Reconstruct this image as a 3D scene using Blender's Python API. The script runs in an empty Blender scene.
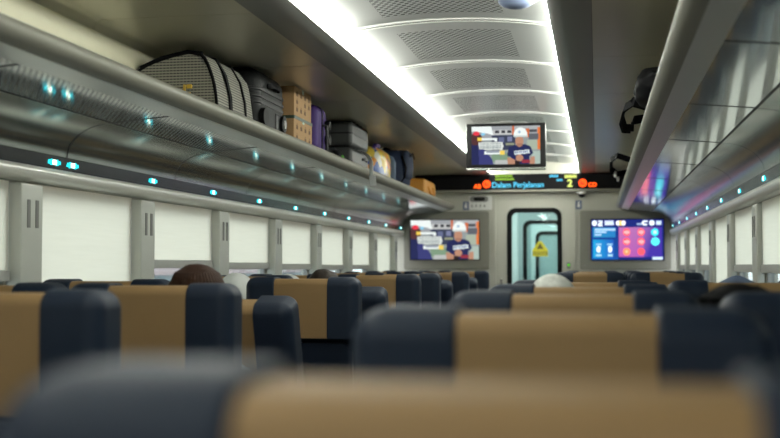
import bpy, bmesh, math, random
from mathutils import Vector, Matrix, noise

random.seed(7)
S = bpy.context.scene
COL = S.collection
EYE = 1.30            # camera height above the carriage floor
XC = -0.665           # carriage centre line
Y0, Y1 = -1.6, 12.5   # rear and front end walls
PI = math.pi

# ------------------------------------------------------------------ materials
def new_mat(name):
    m = bpy.data.materials.new(name); m.use_nodes = True
    nt = m.node_tree; nt.nodes.clear()
    return m, nt

def nd(nt, t, **kw):
    n = nt.nodes.new(t)
    for k, v in kw.items(): setattr(n, k, v)
    return n

def rgba(c): return (c[0], c[1], c[2], 1.0)

def mat(name, color, rough=0.5, metal=0.0, var=0.06, scale=6.0, bump=0.0, bscale=120.0, coat=0.0, sheen=0.0, stretch=None, spec=0.5):
    """principled surface with a little procedural variation and optional fine bump"""
    m, nt = new_mat(name)
    out = nd(nt, 'ShaderNodeOutputMaterial'); p = nd(nt, 'ShaderNodeBsdfPrincipled')
    nt.links.new(p.outputs[0], out.inputs[0])
    tc = nd(nt, 'ShaderNodeTexCoord')
    nz = nd(nt, 'ShaderNodeTexNoise'); nz.inputs['Scale'].default_value = scale
    nz.inputs['Detail'].default_value = 3
    src = tc.outputs['Object']
    if stretch:
        mp = nd(nt, 'ShaderNodeMapping'); mp.inputs['Scale'].default_value = stretch
        nt.links.new(src, mp.inputs[0]); src = mp.outputs[0]
    nt.links.new(src, nz.inputs['Vector'])
    mx = nd(nt, 'ShaderNodeMixRGB')
    mx.inputs[1].default_value = rgba([c*(1-var) for c in color])
    mx.inputs[2].default_value = rgba([min(1, c*(1+var)) for c in color])
    nt.links.new(nz.outputs[0], mx.inputs[0])
    nt.links.new(mx.outputs[0], p.inputs['Base Color'])
    p.inputs['Roughness'].default_value = rough
    p.inputs['Metallic'].default_value = metal
    p.inputs['Specular IOR Level'].default_value = spec
    p.inputs['Coat Weight'].default_value = coat
    p.inputs['Sheen Weight'].default_value = sheen
    if bump:
        n2 = nd(nt, 'ShaderNodeTexNoise'); n2.inputs['Scale'].default_value = bscale
        nt.links.new(src, n2.inputs['Vector'])
        b = nd(nt, 'ShaderNodeBump'); b.inputs['Strength'].default_value = bump
        b.inputs['Distance'].default_value = 0.002
        nt.links.new(n2.outputs[0], b.inputs['Height']); nt.links.new(b.outputs[0], p.inputs['Normal'])
    return m

def emit(name, color, strength):
    m, nt = new_mat(name)
    out = nd(nt, 'ShaderNodeOutputMaterial'); e = nd(nt, 'ShaderNodeEmission')
    e.inputs[0].default_value = rgba(color); e.inputs[1].default_value = strength
    nt.links.new(e.outputs[0], out.inputs[0])
    return m

def math_node(nt, op, a, b=None):
    n = nd(nt, 'ShaderNodeMath', operation=op)
    for i, v in enumerate((a, b)):
        if v is None: continue
        if isinstance(v, (int, float)): n.inputs[i].default_value = v
        else: nt.links.new(v, n.inputs[i])
    return n.outputs[0]

def perforated(name, color, hole, px, py, r, rough, metal, xlim=None, xc=0.0, yper=None, y0=0.0, ylim=(0.1, 0.9), coat=0.0, aniso=False):
    """sheet with staggered rows of small drilled holes (object coordinates are world metres here)"""
    m, nt = new_mat(name)
    out = nd(nt, 'ShaderNodeOutputMaterial'); p = nd(nt, 'ShaderNodeBsdfPrincipled')
    nt.links.new(p.outputs[0], out.inputs[0])
    tc = nd(nt, 'ShaderNodeTexCoord'); sp = nd(nt, 'ShaderNodeSeparateXYZ')
    nt.links.new(tc.outputs['Object'], sp.inputs[0])
    x, y = sp.outputs[0], sp.outputs[1]
    row = math_node(nt, 'FLOOR', math_node(nt, 'DIVIDE', y, py))
    off = math_node(nt, 'MULTIPLY', math_node(nt, 'MODULO', row, 2.0), 0.5)
    fx = math_node(nt, 'SUBTRACT', math_node(nt, 'FRACT', math_node(nt, 'ADD', math_node(nt, 'DIVIDE', x, px), off)), 0.5)
    fy = math_node(nt, 'SUBTRACT', math_node(nt, 'FRACT', math_node(nt, 'DIVIDE', y, py)), 0.5)
    dx = math_node(nt, 'MULTIPLY', fx, px); dy = math_node(nt, 'MULTIPLY', fy, py)
    d = math_node(nt, 'SQRT', math_node(nt, 'ADD', math_node(nt, 'MULTIPLY', dx, dx), math_node(nt, 'MULTIPLY', dy, dy)))
    mask = math_node(nt, 'LESS_THAN', d, r)
    if xlim:
        mask = math_node(nt, 'MULTIPLY', mask, math_node(nt, 'LESS_THAN', math_node(nt, 'ABSOLUTE', math_node(nt, 'SUBTRACT', x, xc)), xlim))
    if yper:
        t = math_node(nt, 'FRACT', math_node(nt, 'DIVIDE', math_node(nt, 'SUBTRACT', y, y0), yper))
        mask = math_node(nt, 'MULTIPLY', mask, math_node(nt, 'GREATER_THAN', t, ylim[0]))
        mask = math_node(nt, 'MULTIPLY', mask, math_node(nt, 'LESS_THAN', t, ylim[1]))
    mx = nd(nt, 'ShaderNodeMixRGB'); mx.inputs[1].default_value = rgba(color); mx.inputs[2].default_value = rgba(hole)
    nt.links.new(mask, mx.inputs[0]); nt.links.new(mx.outputs[0], p.inputs['Base Color'])
    p.inputs['Metallic'].default_value = metal
    p.inputs['Coat Weight'].default_value = coat
    p.inputs['Coat Roughness'].default_value = 0.08
    nz = nd(nt, 'ShaderNodeTexNoise'); nz.inputs['Scale'].default_value = 3.0
    mp = nd(nt, 'ShaderNodeMapping'); mp.inputs['Scale'].default_value = (1.0, 40.0, 1.0)
    nt.links.new(tc.outputs['Object'], mp.inputs[0]); nt.links.new(mp.outputs[0], nz.inputs['Vector'])
    rr = math_node(nt, 'ADD', math_node(nt, 'MULTIPLY', nz.outputs[0], 0.03), rough - 0.015)
    rr2 = math_node(nt, 'MAXIMUM', rr, math_node(nt, 'MULTIPLY', mask, 0.9))
    nt.links.new(rr2, p.inputs['Roughness'])
    return m

M = {}
M['rail'] = mat('rail_paint', (0.22, 0.215, 0.18), 0.45, 0.0, 0.03, spec=0.3)
M['steel'] = mat('satin_steel_panel', (0.40, 0.42, 0.385), 0.22, 0.75, 0.04, 2.0)
M['soffit'] = mat('soffit_panel', (0.60, 0.57, 0.455), 0.30, 0.35, 0.05, 1.5)
M['fascia'] = mat('fascia_panel', (0.24, 0.24, 0.225), 0.38, 0.5, 0.04)
M['upper'] = mat('upper_wall_paint', (0.84, 0.80, 0.60), 0.5, 0.0, 0.04)
M['under'] = perforated('perforated_underside', (0.62, 0.68, 0.70), (0.38, 0.42, 0.43), 0.022, 0.018, 0.0056, 0.09, 0.8, coat=0.5)
M['lip'] = mat('polished_lip', (0.62, 0.64, 0.62), 0.30, 0.3, 0.03)
M['trimlight'] = mat('window_head_trim', (0.66, 0.66, 0.61), 0.28, 0.3, 0.03)
M['matteblack'] = mat('matt_black_glass', (0.004, 0.004, 0.005), 0.45, 0, 0.05, spec=0.12)
M['ceil'] = perforated('perforated_ceiling', (0.50, 0.51, 0.50), (0.035, 0.04, 0.038), 0.033, 0.028, 0.0098, 0.36, 0.6,
                       xlim=0.27, xc=XC, yper=1.07, y0=5.17, ylim=(0.2, 0.86))
M['rib'] = mat('ceiling_rib', (0.72, 0.72, 0.70), 0.36, 0.4, 0.02)
M['seam'] = mat('dark_seam', (0.03, 0.03, 0.03), 0.6)
M['band'] = mat('smoked_band', (0.020, 0.020, 0.022), 0.22, 0.0, 0.02)
M['wall'] = mat('wall_laminate', (0.45, 0.445, 0.385), 0.5, 0.0, 0.03)
M['taupe'] = mat('taupe_panel', (0.205, 0.20, 0.165), 0.5, 0.0, 0.03)
M['pillar'] = mat('pillar_cover', (0.46, 0.47, 0.43), 0.38, 0.3, 0.03)
M['groove'] = mat('groove_dark', (0.16, 0.16, 0.15), 0.6)
M['rubber'] = mat('black_rubber', (0.006, 0.006, 0.0065), 0.5, spec=0.1)
M['plastic'] = mat('black_plastic', (0.006, 0.006, 0.0065), 0.38, spec=0.15)
M['floor'] = mat('floor_vinyl', (0.16, 0.15, 0.14), 0.5, 0, 0.15, 30)
M['navy'] = mat('navy_leather', (0.009, 0.016, 0.031), 0.55, 0, 0.15, 5, 0.35, 260, spec=0.22)
M['tan'] = mat('tan_leather', (0.255, 0.160, 0.072), 0.55, 0, 0.08, 5, 0.35, 260, spec=0.22)
M['seatmetal'] = mat('seat_frame_metal', (0.2, 0.2, 0.2), 0.35, 0.8)
M['white'] = mat('white_plastic', (0.7, 0.7, 0.68), 0.45)
M['grey'] = mat('grey_plastic', (0.22, 0.22, 0.21), 0.45)
M['lightstrip'] = emit('ceiling_light', (0.97, 1.0, 0.90), 36.0)
M['cyan'] = emit('cyan_led', (0.02, 0.62, 0.72), 2.0)
M['whiteled'] = emit('white_led', (0.85, 1.0, 0.80), 3.6)
M['ledred'] = emit('red_led', (1.0, 0.075, 0.01), 2.8)
M['ledorange'] = emit('orange_led', (1.0, 0.10, 0.01), 2.6)
M['ledcyan'] = emit('cyan_text_led', (0.10, 0.55, 0.80), 1.6)
M['ledgreen'] = emit('green_text_led', (0.30, 0.55, 0.05), 1.4)
M['ledyellow'] = emit('yellow_text_led', (0.75, 0.85, 0.20), 1.6)
M['greenlamp'] = emit('green_lamp', (0.15, 0.8, 0.03), 0.9)
M['yellow'] = mat('sign_yellow', (0.85, 0.55, 0.01), 0.5)
M['signink'] = mat('sign_ink', (0.16, 0.09, 0.005), 0.6)
M['iconblue'] = mat('icon_blue_grey', (0.14, 0.17, 0.26), 0.5)
M['vest'] = mat('vestibule_wall', (0.80, 0.84, 0.82), 0.4)
M['vestfill'] = emit('vestibule_fill_lamp', (0.85, 1.0, 0.97), 24.0)  # glow of the added fill lamps beyond the door
M['teal'] = mat('vestibule_teal_grey', (0.42, 0.50, 0.49), 0.4)
M['ground'] = mat('outside_ground', (0.20, 0.21, 0.22), 0.9, 0, 0.2, 0.5)
M['bwall'] = mat('station_wall', (0.52, 0.60, 0.62), 0.8, 0, 0.1, 0.4)
M['broof'] = mat('station_roof_red', (0.34, 0.26, 0.26), 0.8, 0, 0.1, 0.4)
M['bteal'] = mat('station_window', (0.08, 0.22, 0.25), 0.3)
# people
M['skin'] = mat('skin', (0.42, 0.23, 0.14), 0.5, 0, 0.06, 20)
M['skin'].node_tree.nodes['Principled BSDF'].inputs['Subsurface Weight'].default_value = 0.1
M['hairbrown'] = mat('brown_hair', (0.032, 0.013, 0.006), 0.5, 0, 0.6, 9, 0.6, 60, stretch=(14, 14, 0.6), spec=0.15)
M['hairblack'] = mat('black_hair', (0.004, 0.004, 0.0045), 0.6, 0, 0.5, 9, 0.6, 60, stretch=(14, 14, 0.6), spec=0.1)
M['hairdark'] = mat('dark_hair', (0.022, 0.016, 0.012), 0.5, 0, 0.6, 9, 0.6, 60, stretch=(14, 14, 0.6), spec=0.15)
M['whitecloth'] = mat('white_cloth', (0.62, 0.64, 0.62), 0.8, 0, 0.06, 14, 0.4, 80)
M['capcloth'] = mat('patterned_white_cloth', (0.56, 0.57, 0.53), 0.8, 0, 0.5, 55, 0.5, 120)
M['bluecloth'] = mat('blue_grey_cloth', (0.085, 0.12, 0.20), 0.8, 0, 0.1, 14, 0.4, 80)
M['shirtA'] = mat('dark_shirt', (0.05, 0.05, 0.06), 0.8)
M['shirtB'] = mat('grey_shirt', (0.22, 0.22, 0.22), 0.8)
M['trousers'] = mat('trouser_cloth', (0.03, 0.03, 0.04), 0.8)
M['eye'] = mat('eye_white', (0.7, 0.7, 0.68), 0.2)
M['iris'] = mat('dark_iris', (0.02, 0.012, 0.01), 0.2)
# luggage
M['blackcloth'] = mat('black_nylon', (0.005, 0.005, 0.006), 0.65, 0, 0.2, 20, 0.4, 200, spec=0.06)
M['blackcase'] = mat('black_case', (0.008, 0.0085, 0.009), 0.4, 0, 0.1, 20, 0.3, 200, spec=0.07)
M['greycase'] = mat('grey_case', (0.042, 0.044, 0.044), 0.42, 0.0, 0.06, 8, spec=0.18)
M['card'] = mat('cardboard', (0.37, 0.225, 0.105), 0.8, 0, 0.08, 12)
M['cardink'] = mat('carton_ink', (0.13, 0.075, 0.035), 0.8)
M['greentape'] = mat('dark_green_strap', (0.03, 0.06, 0.04), 0.4)
M['tape'] = mat('pale_green_tape', (0.35, 0.5, 0.4), 0.3)
M['purple'] = mat('purple_case', (0.045, 0.022, 0.12), 0.5, 0, 0.1, 10, spec=0.12)
M['green'] = mat('green_trim', (0.12, 0.45, 0.05), 0.5)
M['paper'] = mat('paper_tag', (0.86, 0.87, 0.86), 0.7)
M['bluebag'] = mat('blue_nylon', (0.013, 0.020, 0.042), 0.65, 0, 0.2, 12, 0.4, 160, spec=0.1)
M['bluelight'] = mat('light_blue_nylon', (0.07, 0.11, 0.17), 0.6, 0, 0.15, 12, 0.3, 160)
M['orangebag'] = mat('orange_yellow_bag', (0.45, 0.20, 0.025), 0.6, 0, 0.12, 8)
M['yellowlabel'] = mat('yellow_label', (0.62, 0.40, 0.05), 0.5)
M['chrome'] = mat('chrome', (0.6, 0.6, 0.6), 0.15, 1.0)

def tweed():
    m, nt = new_mat('striped_tweed')
    out = nd(nt, 'ShaderNodeOutputMaterial'); p = nd(nt, 'ShaderNodeBsdfPrincipled')
    nt.links.new(p.outputs[0], out.inputs[0])
    tc = nd(nt, 'ShaderNodeTexCoord'); sp = nd(nt, 'ShaderNodeSeparateXYZ')
    nt.links.new(tc.outputs['Object'], sp.inputs[0])
    s = math_node(nt, 'FRACT', math_node(nt, 'DIVIDE', sp.outputs[2], 0.0125))
    k = math_node(nt, 'LESS_THAN', s, 0.45)
    h = math_node(nt, 'FRACT', math_node(nt, 'DIVIDE', math_node(nt, 'ADD', sp.outputs[0], sp.outputs[1]), 0.016))
    k2 = math_node(nt, 'MULTIPLY', k, math_node(nt, 'ADD', math_node(nt, 'MULTIPLY', math_node(nt, 'LESS_THAN', h, 0.7), 0.5), 0.5))
    mx = nd(nt, 'ShaderNodeMixRGB'); mx.inputs[1].default_value = (0.27, 0.26, 0.22, 1); mx.inputs[2].default_value = (0.055, 0.055, 0.05, 1)
    nt.links.new(k2, mx.inputs[0]); nt.links.new(mx.outputs[0], p.inputs['Base Color'])
    p.inputs['Roughness'].default_value = 0.75
    return m
M['tweed'] = tweed()

def patchwork():
    m, nt = new_mat('colourful_print')
    out = nd(nt, 'ShaderNodeOutputMaterial'); p = nd(nt, 'ShaderNodeBsdfPrincipled')
    nt.links.new(p.outputs[0], out.inputs[0])
    tc = nd(nt, 'ShaderNodeTexCoord'); v = nd(nt, 'ShaderNodeTexVoronoi'); v.inputs['Scale'].default_value = 17.0
    mp = nd(nt, 'ShaderNodeMapping'); mp.inputs['Rotation'].default_value = (0.5, 0.4, 0.3); mp.inputs['Scale'].default_value = (1, 1.2, 0.7)
    nt.links.new(tc.outputs['Object'], mp.inputs[0]); nt.links.new(mp.outputs[0], v.inputs['Vector'])
    sp = nd(nt, 'ShaderNodeSeparateColor'); nt.links.new(v.outputs['Color'], sp.inputs[0])
    r = nd(nt, 'ShaderNodeValToRGB'); r.color_ramp.interpolation = 'CONSTANT'
    cs = [(0.0, (0.55, 0.17, 0.02)), (0.24, (0.50, 0.36, 0.04)), (0.48, (0.02, 0.07, 0.27)), (0.62, (0.45, 0.45, 0.40)), (0.74, (0.58, 0.22, 0.03)), (0.88, (0.04, 0.18, 0.22))]
    e = r.color_ramp.elements
    e[0].position, e[0].color = cs[0][0], rgba(cs[0][1])
    e[1].position, e[1].color = cs[1][0], rgba(cs[1][1])
    for q, c in cs[2:]:
        k = e.new(q); k.color = rgba(c)
    nt.links.new(sp.outputs[0], r.inputs[0]); nt.links.new(r.outputs[0], p.inputs['Base Color'])
    p.inputs['Roughness'].default_value = 0.35
    return m
M['print'] = patchwork()

def blind_mat():
    m, nt = new_mat('blind_fabric')
    out = nd(nt, 'ShaderNodeOutputMaterial'); mix = nd(nt, 'ShaderNodeMixShader')
    d = nd(nt, 'ShaderNodeBsdfDiffuse'); t = nd(nt, 'ShaderNodeBsdfTranslucent')
    tc = nd(nt, 'ShaderNodeTexCoord'); nz = nd(nt, 'ShaderNodeTexNoise'); nz.inputs['Scale'].default_value = 3
    mp = nd(nt, 'ShaderNodeMapping'); mp.inputs['Scale'].default_value = (1, 1, 25)
    nt.links.new(tc.outputs['Object'], mp.inputs[0]); nt.links.new(mp.outputs[0], nz.inputs['Vector'])
    mx = nd(nt, 'ShaderNodeMixRGB'); mx.inputs[1].default_value = (0.82, 0.785, 0.715, 1); mx.inputs[2].default_value = (0.88, 0.845, 0.775, 1)
    nt.links.new(nz.outputs[0], mx.inputs[0])
    nt.links.new(mx.outputs[0], d.inputs[0]); nt.links.new(mx.outputs[0], t.inputs[0])
    mix.inputs[0].default_value = 0.78
    nt.links.new(d.outputs[0], mix.inputs[1]); nt.links.new(t.outputs[0], mix.inputs[2]); nt.links.new(mix.outputs[0], out.inputs[0])
    return m
M['blind'] = blind_mat()
M['blindbar'] = mat('blind_bar', (0.36, 0.36, 0.34), 0.45, 0.2)

def glass_mat(name, tint, refl=0.06):
    m, nt = new_mat(name)
    out = nd(nt, 'ShaderNodeOutputMaterial'); mix = nd(nt, 'ShaderNodeMixShader')
    t = nd(nt, 'ShaderNodeBsdfTransparent'); t.inputs[0].default_value = rgba(tint)
    g = nd(nt, 'ShaderNodeBsdfGlossy'); g.inputs['Roughness'].default_value = 0.03
    lw = nd(nt, 'ShaderNodeLayerWeight'); lw.inputs[0].default_value = 0.5
    fac = math_node(nt, 'ADD', math_node(nt, 'MULTIPLY', math_node(nt, 'POWER', lw.outputs['Facing'], 5.0), 0.9), 0.03)
    nt.links.new(fac, mix.inputs[0])
    nt.links.new(t.outputs[0], mix.inputs[1]); nt.links.new(g.outputs[0], mix.inputs[2]); nt.links.new(mix.outputs[0], out.inputs[0])
    return m
M['glass'] = glass_mat('window_glass', (0.82, 0.88, 0.88))
M['doorglass'] = glass_mat('door_glass', (0.88, 0.95, 0.95))

def screen_mat(name, strength):
    m, nt = new_mat(name)
    out = nd(nt, 'ShaderNodeOutputMaterial'); e = nd(nt, 'ShaderNodeEmission')
    a = nd(nt, 'ShaderNodeAttribute', attribute_name='Col')
    nt.links.new(a.outputs['Color'], e.inputs[0]); e.inputs[1].default_value = strength
    nt.links.new(e.outputs[0], out.inputs[0])
    return m
M['screen'] = screen_mat('screen_picture', 1.05)
M['screenR'] = screen_mat('info_picture', 1.5)

# ------------------------------------------------------------------ geometry helpers
def NB(): return bmesh.new()

def bx(bm, x0, x1, y0, y1, z0, z1, bev=0.0, seg=2, mi=0, mtx=None):
    g = bmesh.ops.create_cube(bm, size=1.0)
    vs = g['verts']
    for v in vs:
        v.co = Vector(((x0+x1)/2 + v.co.x*(x1-x0), (y0+y1)/2 + v.co.y*(y1-y0), (z0+z1)/2 + v.co.z*(z1-z0)))
    fs = list({f for v in vs for f in v.link_faces})
    if bev > 0:
        es = list({e for v in vs for e in v.link_edges})
        r = bmesh.ops.bevel(bm, geom=es, offset=bev, offset_type='OFFSET', segments=seg, profile=0.5, affect='EDGES')
        fs = list(set(r['faces']) | {f for f in fs if f.is_valid})
        vs = list({v for f in fs for v in f.verts})
    for f in fs:
        if f.is_valid: f.material_index = mi
    if mtx is not None:
        bmesh.ops.transform(bm, matrix=mtx, verts=[v for v in vs if v.is_valid])
    return bm

def prism(bm, prof, a0, a1, axis='Y', bev=0.0, seg=3, mi=0):
    """closed 2D profile extruded along an axis; profile pairs are (x,z) for Y, (x,y) for Z, (y,z) for X"""
    def P(p, a):
        if axis == 'Y': return (p[0], a, p[1])
        if axis == 'Z': return (p[0], p[1], a)
        return (a, p[0], p[1])
    A = [bm.verts.new(P(p, a0)) for p in prof]; B = [bm.verts.new(P(p, a1)) for p in prof]
    n = len(prof)
    fs = [bm.faces.new(A), bm.faces.new(B[::-1])]
    for i in range(n):
        fs.append(bm.faces.new((A[i], B[i], B[(i+1) % n], A[(i+1) % n])))
    if bev > 0:
        cap = [e for f in fs[:2] for e in f.edges]
        r = bmesh.ops.bevel(bm, geom=cap, offset=bev, offset_type='OFFSET', segments=seg, profile=0.5, affect='EDGES')
        fs = list(set(r['faces']) | {f for f in fs if f.is_valid})
    for f in fs:
        if f.is_valid: f.material_index = mi
    return bm

def sheet(bm, line, a0, a1, n=1, thick=0.0):
    """open profile line of (x,z) swept along Y"""
    rows = []
    for k in range(n+1):
        y = a0 + (a1-a0)*k/n
        rows.append([bm.verts.new((p[0], y, p[1])) for p in line])
    for k in range(n):
        for i in range(len(line)-1):
            bm.faces.new((rows[k][i], rows[k+1][i], rows[k+1][i+1], rows[k][i+1]))
    return bm

def strip(line, t):
    """thicken an open profile into a closed polygon, offset to the left of travel by t"""
    up = []
    for i, p in enumerate(line):
        a = Vector(line[max(i-1, 0)]); b = Vector(line[min(i+1, len(line)-1)])
        d = (b-a).normalized(); n = Vector((-d.y, d.x))
        up.append((p[0]+n.x*t, p[1]+n.y*t))
    return list(line) + up[::-1]

def rrect(x0, x1, z0, z1, rs, n=6):
    """rounded rectangle profile; rs = radii (bl, br, tr, tl)"""
    out = []
    for (cx, cz, r, a0) in ((x0+rs[0], z0+rs[0], rs[0], PI), (x1-rs[1], z0+rs[1], rs[1], 1.5*PI), (x1-rs[2], z1-rs[2], rs[2], 0), (x0+rs[3], z1-rs[3], rs[3], 0.5*PI)):
        if r <= 1e-5: out.append((cx, cz)); continue
        for k in range(n+1):
            a = a0 + 0.5*PI*k/n
            out.append((cx+r*math.cos(a), cz+r*math.sin(a)))
    return out

def tube(bm, pts, r, seg=10, mi=0, caps=True):
    pts = [Vector(p) for p in pts]; rings = []
    for i, p in enumerate(pts):
        d = (pts[min(i+1, len(pts)-1)] - pts[max(i-1, 0)]).normalized()
        up = Vector((0, 0, 1)) if abs(d.z) < 0.9 else Vector((1, 0, 0))
        a = d.cross(up).normalized(); b = a.cross(d).normalized()
        rr = r[i] if isinstance(r, (list, tuple)) else r
        rings.append([bm.verts.new(p + a*rr*math.cos(2*PI*k/seg) + b*rr*math.sin(2*PI*k/seg)) for k in range(seg)])
    for i in range(len(rings)-1):
        for k in range(seg):
            f = bm.faces.new((rings[i][k], rings[i][(k+1) % seg], rings[i+1][(k+1) % seg], rings[i+1][k])); f.material_index = mi
    if caps:
        bm.faces.new(rings[0][::-1]).material_index = mi; bm.faces.new(rings[-1]).material_index = mi
    return bm

def ribbon(bm, pts, w, t, wdir, mi=0):
    """flat strap: section w (along wdir) by t"""
    pts = [Vector(p) for p in pts]; wd = Vector(wdir).normalized(); rings = []
    for i, p in enumerate(pts):
        d = (pts[min(i+1, len(pts)-1)] - pts[max(i-1, 0)]).normalized()
        n = d.cross(wd).normalized(); u = wd
        rings.append([bm.verts.new(p + u*(sx*w/2) + n*(sn*t/2)) for sx, sn in ((-1, -1), (1, -1), (1, 1), (-1, 1))])
    for i in range(len(rings)-1):
        for k in range(4):
            f = bm.faces.new((rings[i][k], rings[i][(k+1) % 4], rings[i+1][(k+1) % 4], rings[i+1][k])); f.material_index = mi
    bm.faces.new(rings[0][::-1]).material_index = mi; bm.faces.new(rings[-1]).material_index = mi
    return bm

def ball(bm, c, r, u=20, v=12, mi=0):
    g = bmesh.ops.create_uvsphere(bm, u_segments=u, v_segments=v, radius=1.0)
    r = (r, r, r) if isinstance(r, (int, float)) else r
    for q in g['verts']:
        q.co = Vector((c[0]+q.co.x*r[0], c[1]+q.co.y*r[1], c[2]+q.co.z*r[2]))
    for f in {f for q in g['verts'] for f in q.link_faces}: f.material_index = mi
    return g['verts']

def superball(bm, c, r, e=0.5, u=32, v=18, lump=0.0, seed=0.0, mi=0):
    """rounded-box ellipsoid (superellipsoid), optionally lumpy, for soft bags"""
    vs = ball(bm, (0, 0, 0), 1.0, u, v, mi)
    def sg(t): return math.copysign(abs(t)**e, t)
    for q in vs:
        n = q.co.normalized()
        th = math.asin(max(-1, min(1, n.z))); ph = math.atan2(n.y, n.x)
        ct = sg(math.cos(th))
        p = Vector((ct*sg(math.cos(ph)), ct*sg(math.sin(ph)), sg(math.sin(th))))
        k = 1 + (lump*noise.noise(p*2.3 + Vector((seed, seed*1.7, 0))) if lump else 0)
        q.co = Vector((c[0]+p.x*r[0]*k, c[1]+p.y*r[1]*k, c[2]+p.z*r[2]*k))
    return vs

def cyl(bm, c, r, h, axis='Z', seg=20, mi=0, r2=None):
    g = bmesh.ops.create_cone(bm, cap_ends=True, segments=seg, radius1=r, radius2=r if r2 is None else r2, depth=h)
    R = {'Z': Matrix.Identity(4), 'X': Matrix.Rotation(PI/2, 4, 'Y'), 'Y': Matrix.Rotation(-PI/2, 4, 'X')}[axis]
    bmesh.ops.transform(bm, matrix=Matrix.Translation(c) @ R, verts=g['verts'])
    for f in {f for q in g['verts'] for f in q.link_faces}: f.material_index = mi
    return g['verts']

def obj(name, bm, m, parent=None, smooth=True, loc=None, angle=0.7):
    bmesh.ops.recalc_face_normals(bm, faces=bm.faces[:])
    me = bpy.data.meshes.new(name)
    if smooth:
        for f in bm.faces: f.smooth = True
        for e in bm.edges:
            if len(e.link_faces) == 2 and e.calc_face_angle(0) > angle: e.smooth = False
    bm.to_mesh(me); bm.free()
    for x in (m if isinstance(m, (list, tuple)) else [m]): me.materials.append(M[x] if isinstance(x, str) else x)
    o = bpy.data.objects.new(name, me); COL.objects.link(o)
    if parent is not None: o.parent = parent
    if loc is not None: o.location = loc
    if smooth and len(me.polygons) > 6:
        wn_ = o.modifiers.new('weighted', 'WEIGHTED_NORMAL'); wn_.keep_sharp = True
    return o

def thing(name, label, cat, loc=(0, 0, 0), rz=0.0, group=None):
    o = bpy.data.objects.new(name, None); COL.objects.link(o)
    o.empty_display_size = 0.1
    o.location = loc; o.rotation_euler = (0, 0, rz)
    o['label'] = label; o['category'] = cat
    if group: o['group'] = group
    return o

def tag(o, label, cat, group=None):
    o['label'] = label; o['category'] = cat
    if group: o['group'] = group
    return o

def struct(name, bm, m, smooth=False, parent=None):
    o = obj(name, bm, m, parent, smooth)
    if parent is None: o['kind'] = 'structure'
    return o

def copy_tree(o, parent=None):
    c = o.copy(); COL.objects.link(c); c.parent = parent
    for ch in list(o.children): copy_tree(ch, c)
    return c

def sub(o, levels=1):
    m = o.modifiers.new('soft', 'SUBSURF'); m.levels = levels; m.render_levels = levels
    return o

def text_mesh(s, size, depth=0.001, bold=0.0):
    cu = bpy.data.curves.new('lettering', 'FONT'); cu.body = s; cu.size = size; cu.extrude = depth; cu.offset = bold
    cu.align_x = 'CENTER'; cu.align_y = 'CENTER'; cu.resolution_u = 3
    t = bpy.data.objects.new('lettering', cu); COL.objects.link(t)
    bpy.context.view_layer.update()
    me = bpy.data.meshes.new_from_object(t.evaluated_get(bpy.context.evaluated_depsgraph_get()))
    bpy.data.objects.remove(t); bpy.data.curves.remove(cu)
    return me

def text_obj(name, s, size, m, parent, loc, bold=0.0, sx=1.0):
    me = text_mesh(s, size, 0.0008, bold); me.materials.clear(); me.materials.append(M[m])
    # stand upright on an end wall, reading from the cabin
    R = Matrix.Rotation(PI/2, 4, 'X') @ Matrix.Diagonal((sx, 1, 1, 1))
    me.transform(R)
    o = bpy.data.objects.new(name, me); COL.objects.link(o); o.parent = parent; o.location = loc
    return o

# painted screen pictures: a grid of lit cells
def painter(w, h, bg):
    px = [[bg for _ in range(w)] for _ in range(h)]
    def rect(x0, y0, x1, y1, c):
        for j in range(max(0, int(y0*h)), min(h, int(math.ceil(y1*h)))):
            for i in range(max(0, int(x0*w)), min(w, int(math.ceil(x1*w)))): px[j][i] = c(i/w, j/h) if callable(c) else c
    def ell(cx, cy, rx, ry, c, top=None):
        for j in range(h):
            for i in range(w):
                u = (i+.5)/w; v = (j+.5)/h
                if ((u-cx)/rx)**2 + ((v-cy)/ry)**2 <= 1 and (top is None or v <= top): px[j][i] = c
    def poly(pts, c):
        for j in range(h):
            for i in range(w):
                u = (i+.5)/w; v = (j+.5)/h; ins = False
                for k in range(len(pts)):
                    a, b = pts[k], pts[k-1]
                    if (a[1] > v) != (b[1] > v) and u < (b[0]-a[0])*(v-a[1])/(b[1]-a[1]) + a[0]: ins = not ins
                if ins: px[j][i] = c
    return px, rect, ell, poly

def screen_obj(name, px, W, H, m, parent, loc):
    """flat lit panel facing -Y, W x H, centred on loc"""
    h = len(px); w = len(px[0])
    vs = [(-W/2 + W*i/w, 0, H/2 - H*j/h) for j in range(h+1) for i in range(w+1)]
    fs = [(j*(w+1)+i, (j+1)*(w+1)+i, (j+1)*(w+1)+i+1, j*(w+1)+i+1) for j in range(h) for i in range(w)]
    me = bpy.data.meshes.new(name); me.from_pydata(vs, [], fs)
    at = me.color_attributes.new('Col', 'FLOAT_COLOR', 'CORNER')
    k = 0
    for j in range(h):
        for i in range(w):
            c = px[j][i]
            for _ in range(4):
                at.data[k].color = (c[0], c[1], c[2], 1); k += 1
    me.materials.append(M[m])
    o = bpy.data.objects.new(name, me); COL.objects.link(o); o.parent = parent; o.location = loc
    return o

def X(u, s): return XC + s*u     # s=-1 left side, +1 right side
def Z(z): return EYE + z         # height relative to the eye line

# ------------------------------------------------------------------ shell
bm = NB(); bx(bm, X(1.52, -1), X(1.52, 1), Y0-.1, Y1+.05, -0.08, 0.0); struct('floor', bm, 'floor')

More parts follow.
